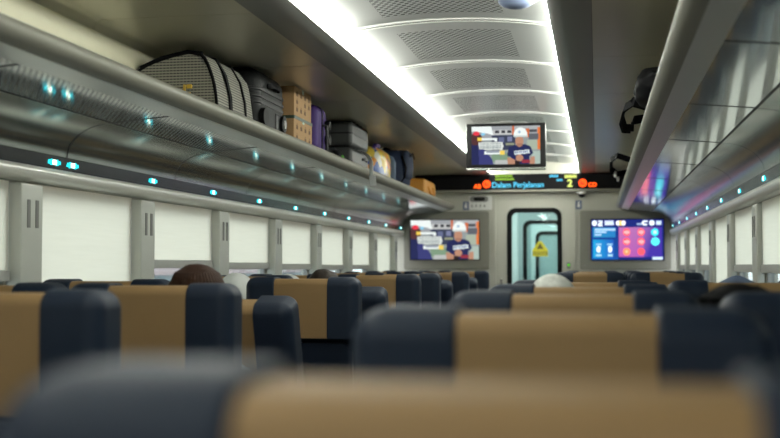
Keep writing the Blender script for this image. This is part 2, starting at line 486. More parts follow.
SIDES = ((-1, 'left'), (1, 'right'))
PIL = {-1: [4.01+1.136*k for k in range(-4, 8)], 1: [6.00+1.14*k for k in range(-6, 6)]}
for s, nm in SIDES:
    bm = NB()
    bx(bm, *sorted((X(1.46, s), X(1.54, s))), Y0, Y1, 0.0, 0.82)
    bx(bm, *sorted((X(1.485, s), X(1.54, s))), Y0, Y1, 1.615, 2.468)
    for yc in PIL[s]:
        bx(bm, *sorted((X(1.485, s), X(1.54, s))), max(Y0, yc-.09), min(Y1, yc+.09), 0.82, 1.615)
    struct('wall_'+nm, bm, 'wall')
    bm = NB(); bx(bm, *sorted((X(1.40, s), X(1.50, s))), Y0, Y1, 0.80, 0.825, 0.004); struct('trim_1' if s < 0 else 'trim_2', bm, 'pillar')
    bm = NB(); bx(bm, *sorted((X(1.44, s), X(1.46, s))), Y0, Y1, 0.0, 0.10, 0.004); struct('baseboard_'+nm, bm, 'grey')

tn = 3
for s, nm in SIDES:
    for yc in PIL[s]:
        if yc < 1.0: continue
        y1 = min(yc+.085, Y1-.02)
        bm = NB(); bx(bm, *sorted((X(1.42 if s < 0 else 1.44, s), X(1.484, s))), yc-.085, y1, 0.826, 1.606, 0.010, 2)
        p = struct('trim_%d' % tn, bm, 'pillar', True); tn += 1
        for dy in (-.032, .032):
            bm = NB(); bx(bm, *sorted((X(1.417 if s < 0 else 1.437, s), X(1.4205 if s < 0 else 1.4405, s))), yc+dy-.012, yc+dy+.012, 1.44, 1.545, 0.001, 1)
            obj('grip_slot', bm, 'groove', p)

# windows and their roller blinds
wn = 1
LOW = {1: 1.285, 2: 1.275, 3: 1.268, 4: 1.262, 5: 1.262, -1: 1.24}
LEFT_LBL = {0: 'cream roller blind pulled fully down, widest one left of the brown haired passenger',
            1: 'cream roller blind stopping just above the brown haired passenger, gap below it',
            2: 'cream roller blind, third from the camera on the left, ending near seat tops',
            3: 'cream roller blind, fourth from the camera along the left windows',
            4: 'cream roller blind, fifth from the camera along the left windows',
            5: 'cream roller blind, last partly raised one before the left end wall',
            6: 'cream roller blind fully lowered at the left window nearest the end wall screen',
            -1: 'sliver of cream roller blind at the far left edge of the picture'}
for s, nm in SIDES:
    ps = PIL[s]
    for k in range(len(ps)-1):
        a, b = ps[k]+.085, ps[k+1]-.085
        if b < 1.2: continue
        bm = NB()
        for (y0_, y1_, z0_, z1_) in ((a, b, .825, .855), (a, b, 1.585, 1.614), (a, a+.03, .855, 1.585), (b-.03, b, .855, 1.585)):
            bx(bm, *sorted((X(1.487, s), X(1.518, s))), y0_, y1_, z0_, z1_, 0.004, 1)
        w = struct('window_%d' % wn, bm, 'grey', True); wn += 1
        bm = NB(); bx(bm, *sorted((X(1.505, s), X(1.509, s))), a+.028, b-.028, .853, 1.587)
        obj('glass_pane', bm, 'glass', w, False)
        if s < 0:
            zb = LOW.get(k-4, 1.00)
            lb = LEFT_LBL.get(k-4, 'cream roller blind on the left side near the camera')
        else:
            full = k == 7
            zb = 1.0 if full else 1.262
            lb = {7: 'cream roller blind fully lowered, the longest on the right side',
                  5: 'cream roller blind at the right edge of the picture, nearest the camera on that side',
                  6: 'cream roller blind, second from the right edge, above the blue-grey headscarf',
                  8: 'cream roller blind just beyond the fully lowered one on the right side',
                  9: 'cream roller blind on the right side, second from the end wall',
                  10: 'cream roller blind nearest the blue information screen on the right side'}.get(k, 'cream roller blind on the right side near the camera')
        t = thing('roller_blind', lb, 'blind', (X(1.47, s), (a+b)/2, zb), 0, 'roller blinds on the %s windows' % nm)
        hw = (b-a)/2 - .006
        bm = NB(); n = 24
        bx(bm, -.001, .001, -hw, hw, .035, 1.612-zb)
        obj('blind_fabric', bm, 'blind', t, False)
        bm = NB(); bx(bm, -.011, .011, -hw, hw, 0, .042, 0.004, 2); obj('bottom_bar', bm, 'blindbar', t)

# ceiling: arched perforated panels between the two light strips, flat side soffits, upper walls
def arc_line(n=24, dz=0.0):
    return [(XC + .482*t, Z(1.078 + dz + .040*(1-t*t))) for t in [(-1 + 2*k/n) for k in range(n+1)]]
ribs = []
yy = 5.17 - 1.07*6
bm = NB(); prism(bm, strip(arc_line(), 0.02), Y0, Y1-.002); ceil = struct('ceiling', bm, 'ceil', True)
while yy < Y1 - .15:
    yy += 1.07
    if yy < 1: continue
    bm = NB()
    L = strip(arc_line(dz=-.004), .010)
    prism(bm, L, yy-.034, yy-.014); prism(bm, strip(arc_line(dz=-.002), .006), yy-.014, yy+.016, mi=1); prism(bm, L, yy+.016, yy+.034)
    obj('ceiling_rib', bm, ['rib', 'ceil_plain'] if 'ceil_plain' in M else ['rib', 'steel'], ceil)
for s, nm in SIDES:
    t = thing('ceiling_light', 'long white fluorescent light strip along the %s edge of the arched ceiling' % nm, 'ceiling light', (0, 0, 0))
    bm = NB(); prism(bm, strip([(X(.494, s), Z(1.022)), (X(.484, s), Z(1.036)), (X(.470, s), Z(1.060)), (X(.462, s), Z(1.078))], -.012*s), Y0+.01, Y1-.01)
    obj('diffuser', bm, 'lightstrip', t, False)
    bm = NB(); bx(bm, *sorted((X(.486, s), X(.53, s))), Y0+.01, Y1-.01, Z(1.05), Z(1.125)); obj('tray', bm, 'grey', t, False)
    bm = NB(); prism(bm, strip([(X(.495, s), Z(1.020)), (X(.51, s), Z(1.003)), (X(.545, s), Z(.998)), (X(.65, s), Z(1.0))], -.02*s), Y0, Y1-.002)
    obj('fascia', bm, 'fascia', ceil)
    edges = [Y0] + [4.3-1.2*2+1.2*k for k in range(9)] + [Y1-.002]
    edges = [e for e in edges if e <= Y1]
    for a, b in zip(edges[:-1], edges[1:]):
        bm = NB(); prism(bm, strip([(X(.652, s), Z(1.0)), (X(1.28, s), Z(1.0)), (X(1.315, s), Z(.985)), (X(1.335, s), Z(.955))], -.015*s), a+.0025, b-.0025)
        obj('soffit_panel', bm, 'soffit', ceil)
    bm = NB(); bx(bm, *sorted((X(.53, s), X(1.36, s))), Y0, Y1-.002, Z(1.022), Z(1.034)); obj('soffit_backing', bm, 'seam', ceil, False)
    bm = NB(); prism(bm, strip([(X(1.336, s), Z(.954)), (X(1.36, s), Z(.80)), (X(1.39, s), Z(.56))], -.01*s), Y0, Y1-.002)
    struct('wall_upper_'+nm, bm, 'upper', True)

bm = NB(); bx(bm, X(1.54, -1), X(1.54, 1), Y0-.08, Y1+.08, 2.47, 2.53); struct('roof', bm, 'grey')

# luggage racks
def rack(s, nm):
    t = thing('luggage_rack', 'long overhead luggage rack along the %s wall above the windows' % nm, 'luggage rack')
    prof = [(.99, .612), (.94, .622), (.925, .65), (.905, .667), (.885, .668), (.871, .658), (.866, .642), (.872, .625), (.890, .612), (.922, .605), (.925, .608), (.985, .6065)]
    bm = NB(); prism(bm, [(X(u, s), Z(z)) for u, z in prof], Y0+.02, Y1-.004); obj('front_rail', bm, 'rail', t, angle=1.2)
    bm = NB(); prism(bm, [(X(u, s), Z(z)) for u, z in ((.923, .6045), (.930, .602), (.945, .599), (.975, .593), (.9965, .588), (.9965, .596), (.985, .6045), (.926, .6068))], Y0+.02, Y1-.004); obj('polished_lip', bm, 'lip', t)
    bm = NB(); prism(bm, [(X(u, s), Z(z)) for u, z in ((.986, .600), (1.385, .600), (1.385, .5965), (.986, .5965))], Y0+.02, Y1-.004); obj('shelf', bm, 'steel', t, False)
    cove = []
    for k in range(11):
        a = k/10*PI/2
        cove.append((1.238 + .188*math.sin(a), .565 - .135*(1-math.cos(a))))
    under = ((.997, .588), (1.228, .568))
    edges = [4.3 + 1.2*k for k in range(-4, 7)] + [Y1-.004]
    for a, b in zip(edges[:-1], edges[1:]):
        if b < .9: continue
        bm = NB(); prism(bm, strip([(X(u, s), Z(z)) for u, z in under], .004*s), a+.012, b-.012)
        obj('underside_panel', bm, 'under', t, False)
        bm = NB(); prism(bm, strip([(X(u, s), Z(z)) for u, z in cove], .008*s), a+.006, b-.006)
        obj('cove_panel', bm, 'steel', t)
        if a > Y0 + .05:
            bm = NB(); prism(bm, strip([(X(u, s), Z(z-.0006)) for u, z in under], .0045*s), a-.0118, a+.0118)
            prism(bm, strip([(X(u, s), Z(z)) for u, z in [(1.2285, .5682)] + cove], .007*s), a-.0058, a+.0058)
            obj('panel_seam', bm, 'seam', t, False)
    bm = NB(); prism(bm, strip([(X(u, s), Z(z)) for u, z in ((1.2285, .5675), (1.2375, .5655))], .004*s), Y0+.02, Y1-.005)
    obj('long_seam', bm, 'seam', t, False)
    bm = NB(); prism(bm, [(X(u, s), Z(z)) for u, z in ((1.427, .428), (1.436, .378), (1.462, .378), (1.462, .44), (1.434, .44))], Y0+.02, Y1-.004); obj('display_band', bm, 'band', t, False)
    bm = NB(); prism(bm, [(X(u, s), Z(z)) for u, z in ((1.434, .3775), (1.423, .370), (1.420, .356), (1.426, .340), (1.440, .322), (1.478, .318), (1.478, .3775))], Y0+.02, Y1-.004); obj('window_trim', bm, 'trimlight', t, angle=1.2)
    # seat number displays on the dark band
    ys = [4.20, 4.36] if s < 0 else [4.68]
    ys += [5.22 + .885*k for k in range(9)] if s < 0 else [5.56 + .93*k for k in range(8)]
    ys += [3.34, 2.45] if s < 0 else [3.8, 2.9]
    for y in ys:
        if y > Y1-.1: continue
        bm = NB(); R = Matrix.Translation((X(1.4315, s), y, Z(.404)))
        for (y0_, y1_, h, mi) in ((-.050, -.034, .008, 0), (-.030, -.018, .012, 0), (-.016, .016, .009, 1), (.019, .030, .012, 0), (.034, .050, .007, 0)):
            bx(bm, -.0035, .0035, y0_, y1_, -h, h, mi=mi, mtx=R)
        obj('seat_number_display', bm, ['cyan', 'whiteled'], t, False)
    return t
for s, nm in SIDES: rack(s, nm)

# ------------------------------------------------------------------ end wall
YE = Y1
dx0, dx1 = -1.09, -.24     # door bay
bm = NB()
bx(bm, X(1.54, -1), dx0, YE, YE+.08, 0, 2.36); bx(bm, dx1, X(1.54, 1), YE, YE+.08, 0, 2.36); bx(bm, dx0, dx1, YE, YE+.08, 2.02, 2.45)
struct('wall_front', bm, 'wall')
bm = NB(); bx(bm, X(1.54, -1), X(1.54, 1), Y0-.08, Y0, 0, 2.45); struct('wall_back', bm, 'wall')
for k, (a, b) in enumerate(((-2.09, -1.15), (-.18, .77))):
    bm = NB(); prism(bm, rrect(a, b, 1.255, 1.885, (.02,)*4, 3), YE-.022, YE-.001, bev=.008); p = struct('trim_%d' % tn, bm, 'taupe', True); tn += 1
    for (px_, pz) in ((a+.05, 1.30), (b-.05, 1.30), (a+.05, 1.84), (b-.05, 1.84)):
        bm = NB(); cyl(bm, (px_, YE-.024, pz), .009, .006, 'Y', 12); obj('screw', bm, 'grey', p)
bm = NB(); bx(bm, X(1.39, -1), X(1.39, 1), YE-.11, YE-.002, 2.085, 2.112, .006); struct('trim_%d' % tn, bm, 'rail', True); tn += 1
bm = NB(); bx(bm, dx0-.012, dx0+.012, YE-.03, YE-.0005, 0, 2.08); bx(bm, dx1-.012, dx1+.012, YE-.03, YE-.0005, 0, 2.08); struct('trim_%d' % tn, bm, 'wall', False); tn += 1

def ring_frame(bm, outer, inner, y0, y1):
    """frame between two equal-length closed loops, extruded in Y"""
    n = len(outer)
    V = [[bm.verts.new((p[0], y, p[1])) for p in L] for L in (outer, inner) for y in (y0, y1)]
    o0, o1, i0, i1 = V
    for k in range(n):
        j = (k+1) % n
        bm.faces.new((o0[k], o0[j], i0[j], i0[k])); bm.faces.new((o1[k], i1[k], i1[j], o1[j]))
        bm.faces.new((o0[k], o1[k], o1[j], o0[j])); bm.faces.new((i0[k], i0[j], i1[j], i1[k]))
    return bm

def glazed_door(num, x0, x1, ztop, y, leaf, gl, wx, wz, framemat='rubber'):
    """sliding door with a rounded window"""
    bm = NB()
    o = rrect(x0, x1, 0.02, ztop, (.005,)*4, 6); i = rrect(wx[0]-.002, wx[1]+.002, wz[0], wz[1], (.09,)*4, 6)
    ring_frame(bm, o, i, y, y+.04)
    d = struct('door_%d' % num, bm, leaf, True)
    bm = NB(); ring_frame(bm, rrect(wx[0]-.004, wx[1]+.004, wz[0]-.004, wz[1]+.004, (.092,)*4, 6), rrect(wx[0]+.045, wx[1]-.045, wz[0]+.045, wz[1]-.045, (.06,)*4, 6), y-.012, y+.052)
    obj('window_gasket', bm, framemat, d)
    bm = NB(); prism(bm, rrect(wx[0]+.04, wx[1]-.04, wz[0]+.04, wz[1]-.04, (.06,)*4, 6), y+.015, y+.021); obj('glass_pane', bm, gl, d, False)
    bm = NB(); bx(bm, x0+.05, x0+.075, y-.05, y-.03, .9, 1.15, .006); bx(bm, x0+.055, x0+.07, y-.03, y, .92, .94); bx(bm, x0+.055, x0+.07, y-.03, y, 1.11, 1.13); obj('door_handle', bm, 'chrome', d)
    return d
glazed_door(1, dx0+.004, dx1-.004, 2.018, YE+.012, 'wall', 'doorglass', (-.955, -.375), (.75, 1.915))

# vestibule beyond the door and a second glazed door
VY = YE+2.0
bm = NB(); bx(bm, -1.25, -1.20, YE+.09, VY, 0, 2.3); struct('wall_vestibule_left', bm, 'vest')
bm = NB(); bx(bm, -.16, -.11, YE+.09, VY, 0, 2.3); struct('wall_vestibule_right', bm, 'teal')
bm = NB(); bx(bm, -1.25, -.11, YE+.09, VY+2.1, 2.3, 2.36); struct('ceiling_vestibule', bm, 'vest')
bm = NB(); bx(bm, -1.25, -.11, YE+.06, VY+2.1, -.08, 0); struct('floor_vestibule', bm, 'floor')
bm = NB(); bx(bm, -1.25, -.98, VY, VY+.06, 0, 2.3); bx(bm, -.36, -.11, VY, VY+.06, 0, 2.3); bx(bm, -.98, -.36, VY, VY+.06, 2.02, 2.3); struct('wall_vestibule_front', bm, 'vest')
glazed_door(2, -.976, -.364, 2.016, VY+.01, 'teal', 'doorglass', (-.91, -.43), (.7, 1.86))
glazed_door(3, -.93, -.41, 2.0, VY+2.04, 'vest', 'teal', (-.86, -.48), (.7, 1.78))
bm = NB(); bx(bm, -1.25, -1.2, VY+.06, VY+2.1, 0, 2.3); bx(bm, -.16, -.11, VY+.06, VY+2.1, 0, 2.3); struct('wall_gangway', bm, 'vest')
bm = NB(); bx(bm, -1.25, -.11, VY+2.1, VY+2.16, 0, 2.36); struct('wall_gangway_end', bm, 'teal')
for k, y in enumerate((YE+1.0, VY+1.0)):  # unseen lamps, added to light the spaces behind the door glass
    t = thing('vestibule_fill_lamp', ('added unseen ceiling lamp lighting the vestibule just behind the sliding door', 'added unseen ceiling lamp lighting the gangway behind the yellow triangle sign')[k], 'ceiling light', (-.68, y, 2.302))
    bm = NB(); bx(bm, -.22, .22, -.35, .35, -.02, 0, .005); obj('housing', bm, 'white', t)
    bm = NB(); bx(bm, -.19, .19, -.32, .32, -.026, -.019); obj('diffuser', bm, 'vestfill', t, False)
# yellow triangle sign on second door
t = thing('warning_sign', 'yellow triangular warning sign on the inner glass door beyond the vestibule', 'sign', (-.70, VY-.004, 1.41))
bm = NB(); prism(bm, [(-.098, 0), (.098, 0), (.098, .08), (.018, .19), (-.018, .19), (-.098, .08)], -.006, 0, bev=.002, seg=1); obj('board', bm, 'yellow', t)
bm = NB()
bx(bm, -.09, .09, -.009, -.006, .016, .062); obj('text_panel', bm, 'signink', t, False)
bm = NB()
for r in range(2):
    for k in range(7): bx(bm, -.08+.023*k, -.064+.023*k, -.011, -.009, .022+.02*r, .036+.02*r)
obj('lettering', bm, 'yellow', t, False)
bm = NB()
prism(bm, [(-.045, .09), (.045, .09), (0, .17)], -.009, -.006); obj('pictogram', bm, 'signink', t, False)
# green lamp beside the door
t = thing('door_button', 'small green lit push button to the right of the sliding door', 'button', (-.30, YE+.01, 1.295))
bm = NB(); prism(bm, rrect(-.022, .022, -.035, .035, (.01,)*4, 4), -.010, 0, bev=.003); obj('plate', bm, 'grey', t)
bm = NB(); cyl(bm, (0, -.012, .008), .014, .008, 'Y'); obj('lamp', bm, 'greenlamp', t)
# control plaque left of the door
t = thing('control_plaque', 'pale plaque with a dark oval grille left of the door under the destination board', 'panel', (-1.245, YE, 1.90))
bm = NB(); prism(bm, rrect(-.125, .125, 0, .155, (.012,)*4, 3), -.012, 0, bev=.003); obj('plate', bm, 'white', t)
bm = NB(); prism(bm, rrect(-.118, .085, .088, .150, (.028,)*4, 6), -.02, -.012, bev=.004); obj('grille', bm, 'grey', t)
bm = NB(); prism(bm, rrect(-.075, .05, .1, .138, (.015,)*4, 5), -.023, -.019); obj('display', bm, 'plastic', t)
for k in range(4):
    bm = NB(); bx(bm, -.10+.045*k, -.085+.045*k, -.016, -.011, .032, .058, .002, 1); obj('button', bm, 'grey', t)
for lb, px_ in (('small blue-grey square icon sign just left of the plaque with the grille', -1.405), ('small blue-grey square icon sign right of the door under the dome camera', -.19)):
    t = thing('icon_sign', lb, 'sign', (px_, YE, 1.90), 0, 'square icon signs beside the door')
    bm = NB(); bx(bm, -.034, .034, -.006, 0, 0, .095, .002, 1); obj('plate', bm, 'iconblue', t)
    bm = NB(); cyl(bm, (0, -.008, .072), .010, .004, 'Y', 12); bx(bm, -.013, .013, -.010, -.006, .022, .058, .004, 2); obj('pictogram', bm, 'white', t)
# dome camera
t = thing('dome_camera', 'small grey dome camera under the board shelf right of the door', 'camera', (-.155, YE-.055, 2.085))
bm = NB(); cyl(bm, (0, 0, -.012), .05, .024); obj('base', bm, 'white', t)
bm = NB(); ball(bm, (0, 0, -.024), (.038, .038, .04)); obj('dome', bm, 'plastic', t)

# wall screens
def hardhat_picture():
    W_, H_ = 128, 72
    px, rect, ell, poly = painter(W_, H_, (.30, .34, .34))
    navy = (.025, .03, .10); white = (.86, .92, .9); skin = (.50, .26, .17)
    rect(0, 0, 1, .30, (.34, .36, .38)); rect(.62, 0, 1, .12, (.42, .44, .45))
    rect(.32, .10, .60, .22, (.55, .56, .55))
    for k in range(3): rect(.35+.09*k, .12, .40+.09*k, .18, (.05, .05, .06))
    rect(.60, 0, .625, .45, (.60, .14, .05)); rect(.80, .08, .84, .30, (.62, .16, .06)); rect(.965, .05, 1, .62, (.75, .20, .06))
    rect(.84, .22, .97, .36, (.12, .13, .15)); rect(.85, .10, .95, .16, (.08, .08, .09))
    rect(.30, .24, .64, .62, (.05, .06, .10)); rect(.40, .30, .47, .42, (.14, .16, .28)); rect(.53, .28, .59, .40, (.20, .22, .36)); rect(.50, .45, .62, .5, (.30, .32, .22))
    rect(.82, .38, .96, .62, (.40, .46, .36)); rect(.30, .72, .55, .92, (.22, .33, .22)); rect(.88, .68, 1, 1, (.42, .52, .46)); rect(.35, .90, .6, 1, (.5, .52, .5))
    # figure at left, mostly cropped, with white helmet
    poly([(0, .40), (.10, .46), (.20, .62), (.30, .86), (.32, 1), (0, 1)], (.05, .055, .19)); poly([(0, .36), (.10, .50), (.11, 1), (0, 1)], navy)
    ell(.06, .33, .10, .16, (.10, .04, .04)); poly([(0, .0), (.29, .0), (.32, .24), (.22, .18), (0, .12)], white)
    ell(.07, .18, .05, .055, (.80, .05, .08)); ell(.17, .20, .03, .04, (.25, .60, .80))
    # man facing the camera
    poly([(.54, .56), (.63, .50), (.70, .48), (.78, .48), (.86, .54), (.90, .72), (.84, .80), (.84, 1), (.58, 1), (.58, .82), (.52, .78)], navy)
    ell(.70, .40, .058, .15, skin); rect(.67, .46, .735, .52, (.38, .19, .13))
    ell(.715, .24, .10, .20, white, .29); rect(.62, .255, .82, .29, (.60, .68, .66)); ell(.70, .16, .02, .03, (.35, .5, .65))
    poly([(.62, .66), (.84, .62), (.85, .72), (.63, .76)], (.72, .80, .80)); 
    for k in range(7): rect(.64+.028*k, .675-.004*k, .65+.028*k, .715-.004*k, (.2, .25, .4))
    poly([(.52, .82), (.58, .84), (.66, .92), (.66, 1), (.53, 1)], skin); ell(.70, .84, .055, .09, skin); poly([(.86, .82), (.92, .80), (.92, 1), (.85, 1)], skin)
    rect(.64, .92, .70, 1, (.03, .02, .02)); rect(.74, .90, .85, .96, (.30, .04, .06))
    # subtitle blocks (illegible in the photo)
    rect(.09, .30, .15, .37, (.9, .62, .10)); rect(.15, .31, .36, .35, white); rect(.34, .33, .37, .39, white)
    poly([(.10, .42), (.45, .42), (.47, .52), (.45, .62), (.11, .60)], (.72, .76, .72))
    for r in range(3):
        for k in range(11): rect(.13+.028*k, .45+.05*r, .145+.028*k, .47+.05*r, (.35, .40, .40))
    rect(.19, .66, .42, .73, white); rect(.42, .65, .48, .74, (.9, .65, .12)); rect(.22, .665, .40, .69, (.3, .33, .4))
    return px

def info_picture():
    W_, H_ = 128, 72
    blue = (.012, .02, .15)
    px, rect, ell, poly = painter(W_, H_, blue)
    rect(.0, .2, .37, 1, lambda u, v: (.01, .02+.05*v, .16+.12*v))
    rect(.025, .20, .33, .44, lambda u, v: (.02, .20-.25*(u-.1)*.6, .42)); rect(.025, .50, .31, .95, lambda u, v: (.015, .30-.7*u, .55-.5*u))
    def mid(u, v):
        t = min(1, max(0, (u-.38)/.58))
        a = (.55, .22, .36); b = (.05, .03, .30)
        k = min(1, t*1.25*(.7+.5*v)); return tuple(a[i]*(1-k)+b[i]*k for i in range(3))
    rect(.385, .20, .97, .93, mid); rect(.385, .20, .72, .93, lambda u, v: (.42-.35*(u-.385), .14-.1*v*.6, .34))
    ell(.045, .09, .035, .07, (.8, .88, .95)); rect(.19, .03, .31, .07, (.55, .62, .8)); rect(.19, .09, .31, .13, (.6, .7, .85))
    # "2"
    c = (.8, .88, .95); rect(.10, .03, .15, .055, c); rect(.135, .05, .155, .09, c); rect(.11, .08, .145, .10, c); rect(.10, .10, .12, .14, c); rect(.10, .135, .155, .16, c)
    ell(.37, .09, .03, .06, (.85, .9, .9)); ell(.41, .09, .03, .06, (.95, .6, .15)); ell(.45, .09, .03, .06, (.9, .85, .9))
    ell(.84, .09, .035, .065, (.8, .9, .95)); rect(.72, .04, .78, .065, c); rect(.71, .06, .73, .12, c); rect(.72, .12, .77, .14, c); rect(.90, .05, .965, .13, (.55, .68, .85)); rect(.64, .10, .70, .13, (.3, .4, .6))
    for r, w in enumerate((.28, .16, .09)): rect(.05, .235+.065*r, .05+w, .265+.065*r, (.35, .55, .75))
    for x in (.10, .26):
        ell(x, .74, .028, .085, (.80, .92, .95)); rect(x-.035, .60, x+.035, .635, (.25, .5, .7)); rect(x-.03, .87, x+.035, .91, (.3, .55, .7))
    for j, v in enumerate((.32, .55, .80)):
        for i, u in enumerate((.49, .69)):
            cc = (.85, .10, .13) if not (j == 2 and i == 0) else (.95, .25, .12)
            ell(u, v, .052, .095, cc)
            if j < 2: rect(u-.03, v-.02, u+.035, v+.025, (.95, .45, .45)); rect(u-.005, v-.05, u+.015, v+.05, (.9, .35, .38))
            elif i == 0: ell(u, v, .02, .035, (1, .5, .25))
    ell(.88, .32, .052, .095, (.02, .70, .75)); rect(.86, .29, .90, .36, (.5, .95, .95)); ell(.885, .55, .058, .10, (.10, .85, .90))
    rect(.85, .94, .98, 1, (.55, .68, .85))
    return px

t = thing('wall_screen', 'wall screen at left of the door showing a man in a white hard hat', 'screen', (-1.637, YE-.022, 1.578))
bm = NB(); bx(bm, -.385, .385, -.016, 0, -.223, .223, .004, 1); obj('bezel', bm, 'plastic', t)
screen_obj('display', hardhat_picture(), .752, .428, 'screen', t, (0, -.0165, 0))
t = thing('information_screen', 'blue and pink information screen with round icons at right of the door', 'screen', (.318, YE-.022, 1.572))
bm = NB(); bx(bm, -.385, .385, -.016, 0, -.223, .223, .004, 1); obj('bezel', bm, 'plastic', t)
screen_obj('display', info_picture(), .752, .428, 'screenR', t, (0, -.0165, 0))

# destination board
t = thing('destination_board', 'long black LED destination board across the end wall reading Dalam Perjalanan', 'sign', (XC, YE, 2.115))
bm = NB(); bx(bm, -1.29, 1.29, -.085, -.003, 0, .168, .005, 1); obj('housing', bm, 'matteblack', t)
yb = -.0865
text_obj('lettering', 'Dalam Perjalanan', .082, 'ledcyan', t, (-.17, yb, .048), .0012, .98)
text_obj('lettering', 'AB', .062, 'ledorange', t, (-.605, yb, .036), .002)
text_obj('lettering', 'CD', .062, 'ledorange', t, (.622, yb, .040), .002)
text_obj('lettering', '2', .11, 'ledyellow', t, (.385, yb, .058), .003)
for px_ in (-.505, .52):
    bm = NB(); cyl(bm, (0, 0, 0), .042, .004, 'Y', 24)
    d = obj('red_disc', bm, 'ledred', t, False, (px_, yb, .062))
    bm = NB(); bx(bm, -.022, .022, -.004, -.002, -.018, -.006); bx(bm, -.022, -.010, -.004, -.002, -.006, .02); bx(bm, .004, .02, -.004, -.002, .004, .012); obj('pictogram', bm, 'band', d, False)
bm = NB()
for r, n in ((0, 11), (1, 10)):
    for k in range(n): bx(bm, -.41+.0185*k, -.397+.0185*k, yb-.001, yb+.001, .102+.034*r, .124+.034*r)
obj('small_text', bm, 'ledgreen', t, False)
bm = NB()
for k in range(4): bx(bm, .17+.024*k, .188+.024*k, yb-.001, yb+.001, .128, .152)
for k in range(3): bx(bm, .245+.022*k, .261+.022*k, yb-.001, yb+.001, .086, .106)
obj('small_text', bm, 'ledcyan', t, False)
bm = NB()
for k in range(8): bx(bm, .33+.016*k, .342+.016*k, yb-.001, yb+.001, .118, .150)
obj('small_text', bm, 'ledyellow', t, False)

# television hanging from the ceiling
t = thing('ceiling_television', 'black television hanging from the ceiling above the aisle, showing a man in a hard hat', 'television', (XC-.002, 8.6, 2.012))
bm = NB(); bx(bm, -.298, .298, 0, .06, .02, .352, .010, 2); obj('housing', bm, 'plastic', t)
bm = NB(); bx(bm, -.296, .296, -.004, .056, 0, .018, .005, 2); obj('lower_edge', bm, 'steel', t)
screen_obj('display', hardhat_picture(), .512, .286, 'screen', t, (0, -.0012, .186))
bm = NB(); bx(bm, -.05, .05, .062, .10, .10, .378, .004, 1); bx(bm, -.16, .16, .03, .11, .352, .366, .004, 1); obj('mount', bm, 'grey', t)

# ceiling dome
t = thing('ceiling_dome', 'round grey domed fitting on the ceiling at the top edge of the picture', 'ceiling fitting', (-.312, 4.60, Z(1.064)))
bm = NB()
prof = [(0, -.034), (.03, -.032), (.055, -.024), (.072, -.010), (.076, 0)]
rings = []
for r, z in prof[1:]: rings.append([bm.verts.new((r*math.cos(2*PI*k/28), r*math.sin(2*PI*k/28), z)) for k in range(28)])
c0 = bm.verts.new((0, 0, -.034))
for k in range(28):
    bm.faces.new((c0, rings[0][k], rings[0][(k+1) % 28]))
    for i in range(len(rings)-1): bm.faces.new((rings[i][k], rings[i+1][k], rings[i+1][(k+1) % 28], rings[i][(k+1) % 28]))
obj('dome', bm, 'iconblue', t)
bm = NB(); cyl(bm, (0, 0, .002), .088, .012, 'Z', 32); obj('rim', bm, 'white', t)

# ------------------------------------------------------------------ seats
HIP = Vector((0, .17, .42))
def recl(bm, a):
    if a: bmesh.ops.transform(bm, matrix=Matrix.Translation(HIP) @ Matrix.Rotation(-a, 4, 'X').inverted() @ Matrix.Translation(-HIP), verts=bm.verts[:])
    return bm

